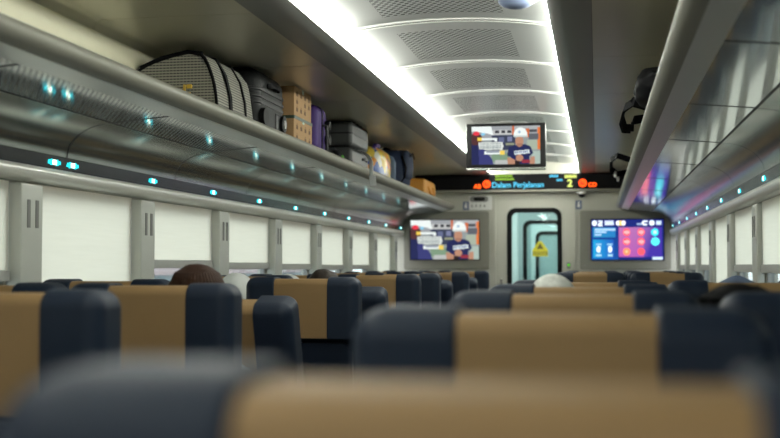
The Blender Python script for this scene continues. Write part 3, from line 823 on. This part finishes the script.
def make_seat(a):
    """one seat facing +Y, origin on the floor under the rear face of its headrest"""
    t = thing('train_seat', '-', 'seat')
    W = .255
    tilt = Matrix.Translation((0, 0, 1.0)) @ Matrix.Rotation(.10, 4, 'X') @ Matrix.Translation((0, 0, -1.0))
    # padded lower back with a curved rear shell
    bm = NB(); prism(bm, rrect(-W+.012, W-.012, .40, 1.00, (.03, .03, .03, .03), 5), .055, .15, bev=.026, seg=4)
    bmesh.ops.transform(bm, matrix=tilt, verts=bm.verts[:]); obj('backrest', recl(bm, a), 'navy', t)
    bm = NB(); prism(bm, rrect(-W+.03, W-.03, .44, .955, (.04,)*4, 5), .030, .056, bev=.012, seg=3)
    bmesh.ops.transform(bm, matrix=tilt, verts=bm.verts[:]); obj('back_shell', recl(bm, a), 'navy', t)
    # head section: tan middle, navy wings
    def edges_where(bm, test):
        return [e for e in bm.edges if test((e.verts[0].co + e.verts[1].co)/2, (e.verts[1].co - e.verts[0].co).normalized())]
    bm = NB(); bx(bm, -.1195, .1195, .003, .115, .981, 1.240)
    bmesh.ops.bevel(bm, geom=edges_where(bm, lambda c, d: abs(d.x) > .9 and c.z > 1.2), offset=.028, offset_type='OFFSET', segments=6, profile=.5, affect='EDGES')
    obj('headrest_panel', recl(bm, a), 'tan', t)
    for s in (-1, 1):
        x0, x1 = (.1195, W) if s > 0 else (-W, -.1195)
        bm = NB(); bx(bm, x0, x1, -.004, .148, .981, 1.248)
        out = lambda c: s*c.x > W-.001
        bmesh.ops.bevel(bm, geom=edges_where(bm, lambda c, d: (abs(d.x) > .9 and c.z > 1.2) or (out(c) and (abs(d.z) > .9 or (abs(d.y) > .9 and c.z > 1.2)))), offset=.045, offset_type='OFFSET', segments=7, profile=.5, affect='EDGES')
        bmesh.ops.bevel(bm, geom=[e for e in bm.edges if all(abs(abs(v.co.x)-.1195) < 1e-4 for v in e.verts)], offset=.007, offset_type='OFFSET', segments=3, profile=.5, affect='EDGES')
        obj('headrest_wing', recl(bm, a), 'navy', t)
    # cushion, arms, base
    bm = NB(); prism(bm, rrect(-W+.022, W-.022, .335, .455, (.032, .032, .05, .05), 5), .17, .60, bev=.03, seg=4); obj('seat_cushion', bm, 'navy', t)
    bm = NB(); prism(bm, rrect(-.11, .11, .452, .462, (.003,)*4, 2), .20, .57, bev=.003, seg=1); obj('cushion_panel', bm, 'tan', t)
    for s in (-1, 1):
        bm = NB(); x = s*(W-.018)
        bx(bm, x-.018, x+.018, .17, .52, .60, .63, .010, 3); obj('armrest', bm, 'grey', t)
        bm = NB(); bx(bm, x-.010, x+.010, .22, .27, .30, .60, .004, 1); obj('arm_post', bm, 'seatmetal', t)
    bm = NB(); bx(bm, -.20, .20, .20, .52, .29, .335, .006, 1); bx(bm, -.16, -.12, .24, .48, .03, .29, .006, 1); bx(bm, .12, .16, .24, .48, .03, .29, .006, 1); bx(bm, -.18, .18, .18, .54, 0, .03, .006, 1)
    obj('seat_base', bm, 'seatmetal', t)
    return t

protos = {}
ROWS = [.515 + .875*k for k in range(13)]
COLS = {'right aisle': -.050, 'right window': .490, 'left aisle': -1.280, 'left window': -1.820}
RECL = {('left aisle', 4), ('left aisle', 6), ('left aisle', 9), ('left aisle', 11), ('left window', 5), ('left window', 8)} | {('right window', k) for k in (3, 5, 6, 7, 8)} | {('right aisle', k) for k in (5, 6, 7, 8)}
ORD = ['nearest', 'second', 'third', 'fourth', 'fifth', 'sixth', 'seventh', 'eighth', 'ninth', 'tenth', 'eleventh', 'twelfth', 'last']
for cname, cx in COLS.items():
    first = {'right aisle': 0, 'right window': 1, 'left aisle': 0, 'left window': 2}[cname]
    for k, y in enumerate(ROWS):
        if k < first: continue
        rec = (cname, k) in RECL
        if rec not in protos:
            o = protos[rec] = make_seat(math.radians(17) if rec else 0.0)
        else:
            o = copy_tree(protos[rec])
        o.location = (cx, y + (.055 if (cname, k) == ('right aisle', 2) else 0), 0)
        side, place = cname.split()
        if k == 0 and side == 'right': lb = 'blurred tan and navy seat filling the bottom of the picture, nearest the camera'
        elif rec: lb = 'lower reclined tan and navy seat, %s row from camera, %s %s column' % (ORD[k], side, place)
        else: lb = 'upright tan and navy seat, %s row from camera, %s %s column' % (ORD[k], side, place)
        o['label'] = lb; o['category'] = 'seat'; o['group'] = 'train seats in the %s %s column' % (side, place)

# ------------------------------------------------------------------ passengers
def make_person(label, x, y, top, shirt, hair, kind, lean=0.0, hs=1.0):
    """seated figure facing +Y; (x, y) = centre of the head, top = crown height"""
    H = top - .012
    hx = lean
    V, E, R = [], [], []
    def add(p, r, par=None):
        V.append(p); R.append(r); i = len(V)-1
        if par is not None: E.append((par, i))
        return i
    zs = H - .30                      # shoulder height
    pel = add((0, .06, .53), (.135, .105))
    waist = add((hx*.3, .04, .53+(zs-.53)*.42), (.125, .095), pel)
    chest = add((hx*.7, .02, zs-.09), (.145, .105), waist)
    nk = add((hx, .0, zs+.035), (.055, .055), chest)
    hb = add((hx, .012, H-.165), (.060, .064), nk)
    hm = add((hx, .022, H-.105), (.076*hs, .088*hs), hb)
    ht = add((hx, .012, H-.055), (.066*hs, .078*hs), hm)
    chin = add((hx, .082, H-.185), (.026, .024), hb)
    nose = add((hx, .118, H-.120), (.011, .013), hm)
    for s in (-1, 1):
        ear = add((hx+s*.080, .012, H-.118), (.010, .018), hm)
        sh = add((hx*.7+s*.155, .01, zs-.055), (.055, .052), chest)
        el = add((s*.205, .10, zs-.30), (.040, .040), sh)
        wr = add((s*.12, .33, .66), (.028, .026), el)
        pa = add((s*.09, .39, .645), (.034, .018), wr)
        for q, (fx, ln) in enumerate(((-.022, .045), (-.007, .055), (.008, .052), (.022, .040))):
            f1 = add((s*.085+fx, .435, .640), (.0085, .0085), pa)
            add((s*.085+fx*1.1, .435+ln*.6, .622), (.0075, .0075), f1)
        th = add((s*.052, .40, .652), (.010, .010), pa)
        add((s*.036, .43, .645), (.008, .008), th)
        hp = add((s*.09, .10, .515), (.085, .080), pel)
        kn = add((s*.10, .40, .545), (.058, .058), hp)
        ank = add((s*.10, .43, .10), (.036, .036), kn)
        add((s*.105, .53, .035), (.034, .026), ank)
    me = bpy.data.meshes.new('person'); me.from_pydata([Vector(v) for v in V], E, [])
    o = bpy.data.objects.new('person', me); COL.objects.link(o)
    sk = o.modifiers.new('skin', 'SKIN'); sk.use_smooth_shade = True
    for i, r in enumerate(R):
        me.skin_vertices[0].data[i].radius = r
    me.skin_vertices[0].data[0].use_root = True
    ss = o.modifiers.new('soft', 'SUBSURF'); ss.levels = 2; ss.render_levels = 2
    bpy.context.view_layer.update()
    m2 = bpy.data.meshes.new_from_object(o.evaluated_get(bpy.context.evaluated_depsgraph_get()))
    o.modifiers.clear(); o.data = m2; m2.materials.clear(); m2.materials.append(M['skin'])
    for p in m2.polygons: p.use_smooth = True
    o.location = (x - hx, y, 0)
    tag(o, label, 'person')
    # face
    for s in (-1, 1):
        bm = NB(); ball(bm, (hx+s*.031, .098, H-.108), .0115, 12, 8); obj('eye', bm, 'eye', o)
        bm = NB(); ball(bm, (hx+s*.031, .108, H-.108), (.006, .003, .006), 10, 6); obj('iris', bm, 'iris', o)
    bm = NB(); ball(bm, (hx, .101, H-.162), (.022, .008, .007), 12, 8); obj('mouth', bm, mat_lip, o)
    # clothing over the body: offset copies of the covered regions
    def cover(name, m, test, off):
        bm = bmesh.new(); bm.from_mesh(m2); bm.normal_update()
        bmesh.ops.delete(bm, geom=[f for f in bm.faces if not test(f.calc_center_median())], context='FACES')
        for v in bm.verts: v.co += v.normal*off
        return obj(name, bm, m, o)
    cover('shirt', shirt, lambda c: c.z > .555 and c.z < zs+.03 and not (c.y > .30 and abs(c.x) < .2 and c.z < .72), .008)
    cover('trousers', 'trousers', lambda c: .11 < c.z < .60 and c.y < .60 and not (c.z > .6), .010)
    cover('shoes', 'plastic', lambda c: c.z < .11, .008)
    # hair or head covering
    cz = H - .095
    if kind in ('hair', 'long'):
        bm = NB(); vs = ball(bm, (hx, .0, cz+.004), (.088, .104, .104), 32, 22)
        for v in vs:
            d = v.co - Vector((hx, 0, cz))
            if d.y > .035 and d.z < .035: v.co.y = .035 + (d.y-.035)*.15
            n = noise.noise(Vector((d.x*40, d.y*40, d.z*5)))
            v.co += d.normalized()*(.004*n)
            if kind == 'long' and d.z < 0 and d.y < .04:
                v.co.z -= (-d.z)*1.5; v.co.x = hx + (v.co.x-hx)*(1+.5*min(1, -d.z*8)); v.co.y -= .012
        obj('hair', bm, hair, o)
        if kind == 'long':
            bm = NB()
            for k in range(27):
                a = PI*.93 + PI*1.14*(k+.5)/27
                c, s_ = math.cos(a), math.sin(a)
                tube(bm, [(hx+.03*c, .0+.036*s_, cz+.100), (hx+.066*c, .0+.076*s_, cz+.076), (hx+.089*c, .0+.100*s_, cz+.03), (hx+.100*c, -.008+.102*s_, cz-.06), (hx+.097*c, -.008+.092*s_, cz-.16)], [.004, .006, .007, .008, .006], 6)
            obj('hair_strands', bm, hair, o)
    elif kind == 'cap':
        bm = NB(); vs = ball(bm, (hx, .0, cz+.010), (.080, .096, .102), 32, 20)
        bmesh.ops.delete(bm, geom=[v for v in bm.verts if v.co.z < cz+.005], context='VERTS')
        obj('cap', bm, hair, o)
        bm = NB(); ring = []
        pts = [(hx+.081*math.cos(2*PI*k/32), .097*math.sin(2*PI*k/32), cz+.012) for k in range(33)]
        tube(bm, pts, .007, 8); obj('cap_band', bm, hair, o)
        bm = NB(); vs = ball(bm, (hx, -.012, cz-.02), (.080, .090, .085), 24, 16)
        for v in vs:
            if v.co.y > .02: v.co.y = .02
        obj('hair', bm, 'hairblack', o)
    elif kind in ('scarf', 'peaked'):
        bm = NB(); pk = kind == 'peaked'
        levels = [(0.0, .012, .016), (-.012, .045, .050), (-.035, .072, .082), (-.07, .090, .102), (-.115, .096, .108), (-.16, .092, .104), (-.21, .100, .105), (-.26, .150, .115), (-.31, .195, .125), (-.37, .200, .13)]
        if pk: levels = [(0.0, .010, .014), (-.012, .036, .040), (-.030, .072, .074), (-.052, .104, .100), (-.085, .125, .112)] + [(z, rx+.02, ry) for z, rx, ry in levels[4:]]
        rings = []
        for q, (dz, rx, ry) in enumerate(levels):
            rg = []
            for k in range(36):
                a = 2*PI*k/36
                w = 1 + (.035*math.sin(a*7+q*.9) if q > 3 else .012*math.sin(a*5+q))
                px_, py_ = hx+rx*w*math.cos(a), .0+ry*w*math.sin(a)
                if py_ > .06 and -.20 < dz < -.05 and abs(px_-hx) < .06: py_ = .06
                rg.append(bm.verts.new((px_, py_, H+.018+dz)))
            rings.append(rg)
        bm.faces.new(rings[0])
        for q in range(len(rings)-1):
            for k in range(36): bm.faces.new((rings[q][k], rings[q][(k+1) % 36], rings[q+1][(k+1) % 36], rings[q+1][k]))
        sub(obj('headscarf', bm, hair, o, angle=3), 1)
    return o
mat_lip = mat('lips', (0.36, 0.13, 0.10), 0.5)

make_person('person with brown hair seated left of the aisle, head above the fourth row', -1.232, 3.44, Z(.004), 'shirtB', 'hairbrown', 'long', lean=.045)
make_person('person in a white headscarf seated by the left window beyond the brown haired passenger', -1.666, 5.19, Z(-.040), 'shirtB', 'whitecloth', 'scarf', lean=.10)
make_person('person with short dark hair seated left of the aisle, middle of the left block', -1.246, 5.19, Z(-.018), 'shirtA', 'hairdark', 'hair', lean=.035)
make_person('person in a white headscarf by the left window, smaller and farther down the carriage', -1.657, 6.07, Z(-.052), 'shirtA', 'whitecloth', 'scarf', lean=.13)
make_person('person with dark brown hair far down the left block beneath the wall screen', -1.234, 8.69, Z(-.045), 'shirtA', 'hairbrown', 'hair', lean=.045)
capped = make_person('person in a patterned white cap just right of the aisle below the door', -.130, 3.44, Z(-.030), 'shirtB', 'capcloth', 'cap', lean=-.08, hs=.86)
black = make_person('person with black hair at the right edge, in front of the blue-grey headscarf', .300, 2.565, Z(-.041), 'shirtA', 'hairblack', 'long', lean=-.145)
for c in black.children:
    if c.name.startswith('hair'):
        q = Vector((-.145, 0, Z(-.044)-.02)); c.scale = (1.22, 1.12, 1.12); c.location = Vector((q.x*(1-1.22), 0, q.z*(1-1.12)))
make_person('person in a peaked blue-grey headscarf by the right windows', .497, 4.315, Z(-.042), 'shirtA', 'bluecloth', 'peaked')

# ------------------------------------------------------------------ luggage on the left rack
SZ = Z(.600)     # shelf top
def soft_box(bm, sx, sy, sz, e=.35, lump=.03, seed=1.0, mi=0):
    return superball(bm, (0, 0, sz/2), (sx/2, sy/2, sz/2), e, 36, 22, lump, seed, mi)

# striped duffle
t = thing('duffle_bag', 'grey striped duffle bag with black piping, nearest bag on the left rack', 'bag', (-1.822, 5.04, SZ))
ctrl = [(-.185, .0), (.0, .0), (.185, .0), (.203, .05), (.198, .15), (.172, .25), (.13, .324), (.06, .334), (-.06, .308), (-.155, .27), (-.20, .215), (-.20, .08)]
prof = []
for k in range(len(ctrl)):
    a, b, c, d = (Vector(ctrl[(k+q) % len(ctrl)]) for q in (-1, 0, 1, 2))
    for u in (0, .34, .67):
        q = .5*((2*b) + (c-a)*u + (2*a-5*b+4*c-d)*u*u + (3*b-a-3*c+d)*u**3); prof.append((q.x, max(0, q.y)))
bm = NB(); prism(bm, prof, -.27, .27, bev=.035, seg=4)
bmesh.ops.subdivide_edges(bm, edges=[e for e in bm.edges if e.calc_length() > .1], cuts=3, use_grid_fill=True)
for v in bm.verts: v.co += Vector((1, 0, .4))*(.008*noise.noise(v.co*9))
obj('body', bm, 'tweed', t, angle=1.0)
def outline(y, off=.004):
    return [(x*(1+off/.22), y, z+(off if z > .2 else 0)) for x, z in prof]
for y in (-.272, .272):
    bm = NB(); tube(bm, [(x*.97, y*.985, max(z*.985, .008)) for x, z in prof] + [(prof[0][0]*.97, y*.985, .008)], .0075, 8)
    obj('piping', bm, 'blackcloth', t)
bm = NB(); ribbon(bm, [(.19, -.10, .006), (.209, -.10, .06), (.204, -.10, .155), (.178, -.10, .256), (.134, -.10, .330), (.06, -.10, .341), (-.08, -.10, .311)], .035, .006, (0, 1, 0)); obj('strap', bm, 'blackcloth', t)
bm = NB(); ribbon(bm, [(.19, .12, .006), (.209, .12, .06), (.204, .12, .155), (.178, .12, .256), (.134, .12, .330), (.06, .12, .341), (-.08, .12, .311)], .018, .006, (0, 1, 0)); obj('strap', bm, 'blackcloth', t)
bm = NB(); tube(bm, [(-.155, -.268, .270), (-.06, -.268, .309), (.06, -.268, .334), (.13, -.268, .324)], .010, 8); obj('top_seam', bm, 'blackcloth', t)
bm = NB(); bx(bm, .045, .056, -.278, -.268, .125, .190, .002, 1); bx(bm, .060, .085, -.278, -.268, .172, .190, .002, 1); bx(bm, .060, .080, -.278, -.268, .140, .155, .002, 1); obj('yellow_mark', bm, 'yellowlabel', t)

def suitcase(t, sx, sy, sz, m, seam='rubber', wheels=True, ribs=0, bev=.045):
    """case lying on the shelf: origin at its base centre"""
    bm = NB(); bx(bm, -sx/2, sx/2, -sy/2, sy/2, 0, sz, bev, 5); obj('shell', bm, m, t)
    if ribs:
        for k in range(ribs):
            z = sz*(k+1)/(ribs+1); bm = NB()
            prism(bm, rrect(-sx/2-.003, sx/2+.003, -sy/2-.003, sy/2+.003, (bev,)*4, 6), z-.006, z+.006, axis='Z', bev=.002, seg=1); obj('rib', bm, m, t)
    return t

# black suitcase standing on its side
t = thing('suitcase', 'black soft suitcase with zip bands beside the striped duffle bag on the left rack', 'suitcase', (-1.828, 5.64, SZ))
bm = NB(); bx(bm, -.20, .20, -.265, .265, .0, .382, .075, 6); obj('shell', bm, 'blackcase', t)
for z in (.205, .235, .27):
    bm = NB(); prism(bm, rrect(-.206, .206, -.271, .271, (.08,)*4, 7), z-.008, z+.008, axis='Z', bev=.004, seg=2); obj('zip_band', bm, 'plastic', t)
bm = NB(); bx(bm, .185, .208, .06, .235, .085, .185, .014, 3); obj('corner_guard', bm, 'plastic', t)
w = NB(); cyl(w, (.205, .17, .135), .045, .035, 'X', 24); wo = obj('wheel', w, 'rubber', t)
w = NB(); cyl(w, (.224, .17, .135), .022, .006, 'X', 16); obj('hub', w, 'grey', wo)
w = NB(); cyl(w, (.205, -.17, .135), .045, .035, 'X', 24); wo = obj('wheel', w, 'rubber', t)
bm = NB(); ribbon(bm, [(.205, -.09, .30), (.225, -.06, .302), (.225, .06, .302), (.205, .09, .30)], .022, .008, (0, 0, 1)); obj('carry_handle', bm, 'blackcloth', t)

# two cartons
def carton(label, sx, sy, sz, loc, rz):
    t = thing('carton', label, 'box', loc, rz, 'cartons on the left rack')
    bm = NB(); bx(bm, -sx/2, sx/2, -sy/2, sy/2, 0, sz, .003, 1); obj('body', bm, 'card', t)
    bm = NB()
    for c in range(4):
        y = -sy/2 + sy*(.16+.23*c)
        for r in range(3):
            z = sz*(.22+.25*r)
            if (c*3+r) % 5 == 4: continue
            bx(bm, sx/2+.0003, sx/2+.0012, y-.018, y+.018, z-.010, z+.012)
            bx(bm, sx/2+.0003, sx/2+.0012, y-.012, y+.016, z+.018, z+.021)
    obj('printing', bm, 'cardink', t, False)
    bm = NB(); bx(bm, -sx/2-.0015, sx/2+.0015, -.02, .02, sz-.03, sz+.001); obj('tape', bm, 'tape', t, False)
    return t
a = carton('lower brown printed carton of the stacked pair on the left rack', .38, .40, .222, (-1.815, 6.27, SZ), 0)
bm = NB(); prism(bm, rrect(-.193, .193, -.203, .203, (.004,)*4, 2), .204, .221, axis='Z'); obj('strap', bm, 'greentape', a, False)
carton('upper brown printed carton resting on the other carton, left rack', .37, .38, .168, (-1.815, 6.28, SZ+.2235), 0)

# purple case
t = thing('suitcase', 'purple suitcase with black wheels standing beyond the cartons on the left rack', 'suitcase', (-1.825, 6.72, SZ))
bm = NB(); bx(bm, -.20, .20, -.14, .14, .0, .36, .05, 5); obj('shell', bm, 'purple', t)
bm = NB(); prism(bm, rrect(-.204, .204, .01, .362, (.05,)*4, 6), -.012, .012, axis='Y', bev=.003, seg=1); obj('zip_band', bm, 'plastic', t)
for z in (.05, .16, .25):
    w = NB(); cyl(w, (.215, .09, z), .030, .030, 'X', 18); obj('wheel', w, 'rubber', t)
bm = NB(); tube(bm, [(.20, .0, .06), (.225, .02, .06), (.225, .02, .24), (.20, .0, .24)], .010, 8); obj('carry_handle', bm, 'plastic', t)

# small black pouch with green trim
t = thing('backpack', 'small black bag with bright green trim lying before the grey suitcases', 'bag', (-1.78, 7.08, SZ))
bm = NB(); soft_box(bm, .33, .36, .14, .45, .10, 3.1); obj('body', bm, 'blackcloth', t)
bm = NB(); tube(bm, [(.150, .10, .05), (.168, .14, .085), (.160, .175, .10), (.140, .20, .085), (.135, .20, .05)], .012, 8); obj('green_strap', bm, 'green', t)
bm = NB(); tube(bm, [(.12, -.16, .11), (.165, -.10, .125), (.175, -.02, .105), (.155, .05, .125)], .014, 8); obj('strap', bm, 'blackcloth', t)

# two grey cases
def grey_case(label, sz, z, wheel, rail):
    t = thing('suitcase', label, 'suitcase', (-1.825, 7.84, z), 0, 'grey hard suitcases on the left rack')
    bm = NB(); bx(bm, -.205, .205, -.29, .29, 0, sz, .030, 4); obj('shell', bm, 'greycase', t)
    bm = NB(); prism(bm, rrect(-.208, .208, -.293, .293, (.03,)*4, 5), sz*.47, sz*.53, axis='Z', bev=.002, seg=1); obj('zip_band', bm, 'plastic', t)
    for y in (-.12, 0, .12):
        bm = NB(); bx(bm, -.19, .19, y-.02, y+.02, sz-.002, sz+.005, .002, 1); obj('rib', bm, 'greycase', t)
    return t
a = grey_case('lower grey hard suitcase of the stacked pair, with a paper tag', .20, SZ, 1, 0)
w = NB(); cyl(w, (.10, -.302, .06), .035, .03, 'Y', 20); obj('wheel', w, 'rubber', a)
w = NB(); cyl(w, (-.10, -.302, .06), .035, .03, 'Y', 20); obj('wheel', w, 'rubber', a)
bm = NB(); ribbon(bm, [(.206, .05, .14), (.222, .07, .145), (.222, .17, .145), (.206, .19, .14)], .02, .007, (0, 0, 1)); obj('carry_handle', bm, 'plastic', a)
bm = NB(); ribbon(bm, [(.222, -.16, .185), (.262, -.19, .17), (.300, -.20, .14), (.322, -.2, .10), (.322, -.2, .04), (.322, -.2, .0)], .040, .0015, (.75, -.7, 0)); ribbon(bm, [(.328, -.2, .008), (.336, -.2, -.06)], .065, .0015, (.8, -.6, 0)); obj('luggage_tag', bm, 'paper', a, False)
b = grey_case('upper grey hard suitcase of the stacked pair, with a black end grip', .172, SZ+.206, 0, 0)
bm = NB(); prism(bm, rrect(-.04, .055, .03, .15, (.035,)*4, 6), -.325, -.288, bev=.010, seg=3); obj('end_grip', bm, 'rubber', b)

# colourful printed bag
t = thing('shopping_bag', 'plump bag with an orange, yellow and blue print on the left rack', 'bag', (-1.815, 8.85, SZ))
bm = NB(); soft_box(bm, .42, .50, .33, .62, .10, 5.2); obj('body', bm, 'print', t)
bm = NB(); tube(bm, [(.10, -.18, .26), (.13, -.14, .325), (.13, -.02, .335), (.10, .06, .28)], .018, 10); tube(bm, [(-.06, -.18, .26), (-.03, -.14, .325), (-.03, -.02, .335), (-.06, .06, .28)], .018, 10); obj('handle', bm, 'purple', t)

# dark blue backpack
t = thing('backpack', 'dark blue backpack with pale blue base near the far end of the left rack', 'backpack', (-1.765, 9.50, SZ))
bm = NB(); soft_box(bm, .42, .54, .368, .55, .05, 8.2); obj('body', bm, 'bluebag', t)
bm = NB(); superball(bm, (.175, .0, .235), (.065, .19, .125), .6, 28, 16, .06, 2.0); obj('front_pocket', bm, 'bluebag', t)
bm = NB(); superball(bm, (.130, .0, .105), (.068, .20, .06), .5, 28, 16, .05, 4.0); obj('base_pocket', bm, 'bluelight', t)
bm = NB(); superball(bm, (.02, -.235, .16), (.13, .045, .15), .55, 24, 14, .05, 6.0); obj('side_pocket', bm, 'bluelight', t)
bm = NB(); tube(bm, [(.0, -.14, .35), (.03, -.10, .37), (.05, 0, .37), (.05, .08, .35)], .012, 8); obj('grab_loop', bm, 'blackcloth', t)
bm = NB(); tube(bm, [(.19, -.19, .30), (.225, -.20, .2), (.215, -.20, .12), (.17, -.19, .07)], .010, 8); tube(bm, [(.245, -.12, .30), (.25, 0, .335), (.245, .12, .30)], .006, 8); obj('zip_strap', bm, 'blackcloth', t)

# orange bag at the end
t = thing('carrier_bag', 'orange-yellow boxy carrier bag at the far end of the left rack', 'bag', (-1.785, 11.25, SZ))
bm = NB(); bx(bm, -.17, .17, -.36, .36, 0, .235, .035, 4)
for v in bm.verts: v.co += Vector((.6, 1, .6))*(.014*noise.noise(v.co*5+Vector((3, 1, 2))))
obj('body', bm, 'orangebag', t)
bm = NB(); tube(bm, [(.172, -.18, .17), (.19, -.16, .10), (.19, .10, .10), (.172, .12, .17)], .008, 8); obj('handle', bm, 'orangebag', t)

# black things on the right rack
t = thing('backpack', 'round black bag bulging over the right rack rail, highest of the black luggage there', 'bag', (.475, 4.86, SZ))
bm = NB(); superball(bm, (0, 0, .105), (.19, .27, .105), .7, 32, 20, .06, 9.0); obj('body', bm, 'blackcloth', t)
bm = NB(); superball(bm, (-.20, .02, .135), (.12, .24, .078), .85, 32, 20, .14, 4.0); obj('top_pocket', bm, 'blackcloth', t)
bm = NB(); tube(bm, [(-.15, -.10, .19), (-.17, -.05, .222), (-.17, .05, .222), (-.15, .12, .19)], .012, 8); obj('grab_loop', bm, 'blackcloth', t)
t = thing('backpack', 'black backpack with a strap loop hanging over the right rack rail', 'backpack', (.43, 6.10, SZ))
bm = NB(); superball(bm, (.05, 0, .12), (.20, .30, .12), .6, 32, 20, .08, 11.0); obj('body', bm, 'blackcloth', t)
bm = NB(); ribbon(bm, [(-.10, -.22, .19), (-.235, -.22, .225), (-.285, -.15, .20), (-.300, -.06, .15), (-.285, .02, .115), (-.25, .08, .12), (-.235, .12, .17), (-.12, .16, .19)], .050, .012, (.35, 0, 1)); obj('shoulder_strap', bm, 'blackcloth', t)
bm = NB(); ribbon(bm, [(-.10, -.24, .19), (-.25, -.20, .235), (-.26, -.08, .235), (-.12, .0, .2)], .03, .010, (.6, 0, 1)); obj('grab_loop', bm, 'blackcloth', t)
bm = NB(); bx(bm, -.248, -.232, .10, .14, .11, .16, .004, 2); obj('buckle', bm, 'plastic', t)
t = thing('holdall', 'black holdall with white buckles at the far end of the right rack', 'bag', (.40, 9.30, SZ))
bm = NB(); superball(bm, (.07, 0, .12), (.19, .55, .12), .55, 32, 20, .06, 13.0); obj('body', bm, 'blackcloth', t)
bm = NB(); ribbon(bm, [(-.08, -.36, .18), (-.24, -.38, .235), (-.285, -.22, .22), (-.285, -.05, .16), (-.24, .08, .13), (-.09, .18, .17)], .045, .014, (.3, 0, 1)); obj('strap', bm, 'blackcloth', t)
bm = NB(); bx(bm, -.262, -.240, .0, .07, .10, .15, .006, 2); bx(bm, -.235, -.215, .30, .36, .09, .13, .006, 2); tube(bm, [(-.25, .035, .125), (-.225, .33, .11)], .006, 8); obj('white_buckle', bm, 'white', t)

# ------------------------------------------------------------------ outside
bm = NB(); bx(bm, -60, 60, -30, 60, -1.25, -1.15); o = struct('ground', bm, 'ground')
for s in (-1, 1):
    lb = 'pale trackside building with a reddish upper band seen below the left blinds' if s < 0 else 'pale trackside building with teal window bays seen below the right blinds'
    t = thing('station_building', lb, 'building', (-9.5 if s < 0 else 8.5, 10, -1.15))
    bm = NB(); bx(bm, -1.5, 1.5, -24, 24, 0, 3.1); obj('wall', bm, 'bwall', t, False)
    if s < 0:
        bm = NB(); bx(bm, -1.9, 1.9, -24.5, 24.5, 2.27, 3.25); obj('roof', bm, 'broof', t, False)
    else:
        bm = NB(); bx(bm, -1.9, 1.9, -24.5, 24.5, 3.1, 3.35); obj('roof', bm, 'bwall', t, False)
        for k in range(12):
            bm = NB(); bx(bm, -1.54, -1.49, -22+3.8*k, -20.4+3.8*k, .8, 2.6); obj('window_bay', bm, 'bteal', t, False)

# ------------------------------------------------------------------ world, camera, view
w = bpy.data.worlds.new('World'); S.world = w; w.use_nodes = True
nt = w.node_tree; nt.nodes.clear()
out = nd(nt, 'ShaderNodeOutputWorld'); bg = nd(nt, 'ShaderNodeBackground')
bg.inputs[0].default_value = (0.94, 0.97, 1.0, 1); bg.inputs[1].default_value = 4.3
nt.links.new(bg.outputs[0], out.inputs[0])

cam = bpy.data.cameras.new('camera'); co = bpy.data.objects.new('camera', cam); COL.objects.link(co)
cam.sensor_width = 36; cam.lens = 1150/780*36
cam.clip_start = 0.05; cam.clip_end = 200
co.location = (0, 0, EYE)
co.rotation_euler = (PI/2 + math.radians(2.3), 0, math.radians(10.2))
cam.dof.use_dof = True; cam.dof.focus_distance = 5.4; cam.dof.aperture_fstop = 2.6; cam.dof.aperture_blades = 7
S.camera = co
S.view_settings.view_transform = 'Standard'; S.view_settings.look = 'None'
S.view_settings.exposure = 0.0; S.view_settings.gamma = 1.0; S.view_settings.use_curve_mapping = False
S.cycles.max_bounces = 8
S.cycles.use_denoising = True
S.cycles.sample_clamp_indirect = 6
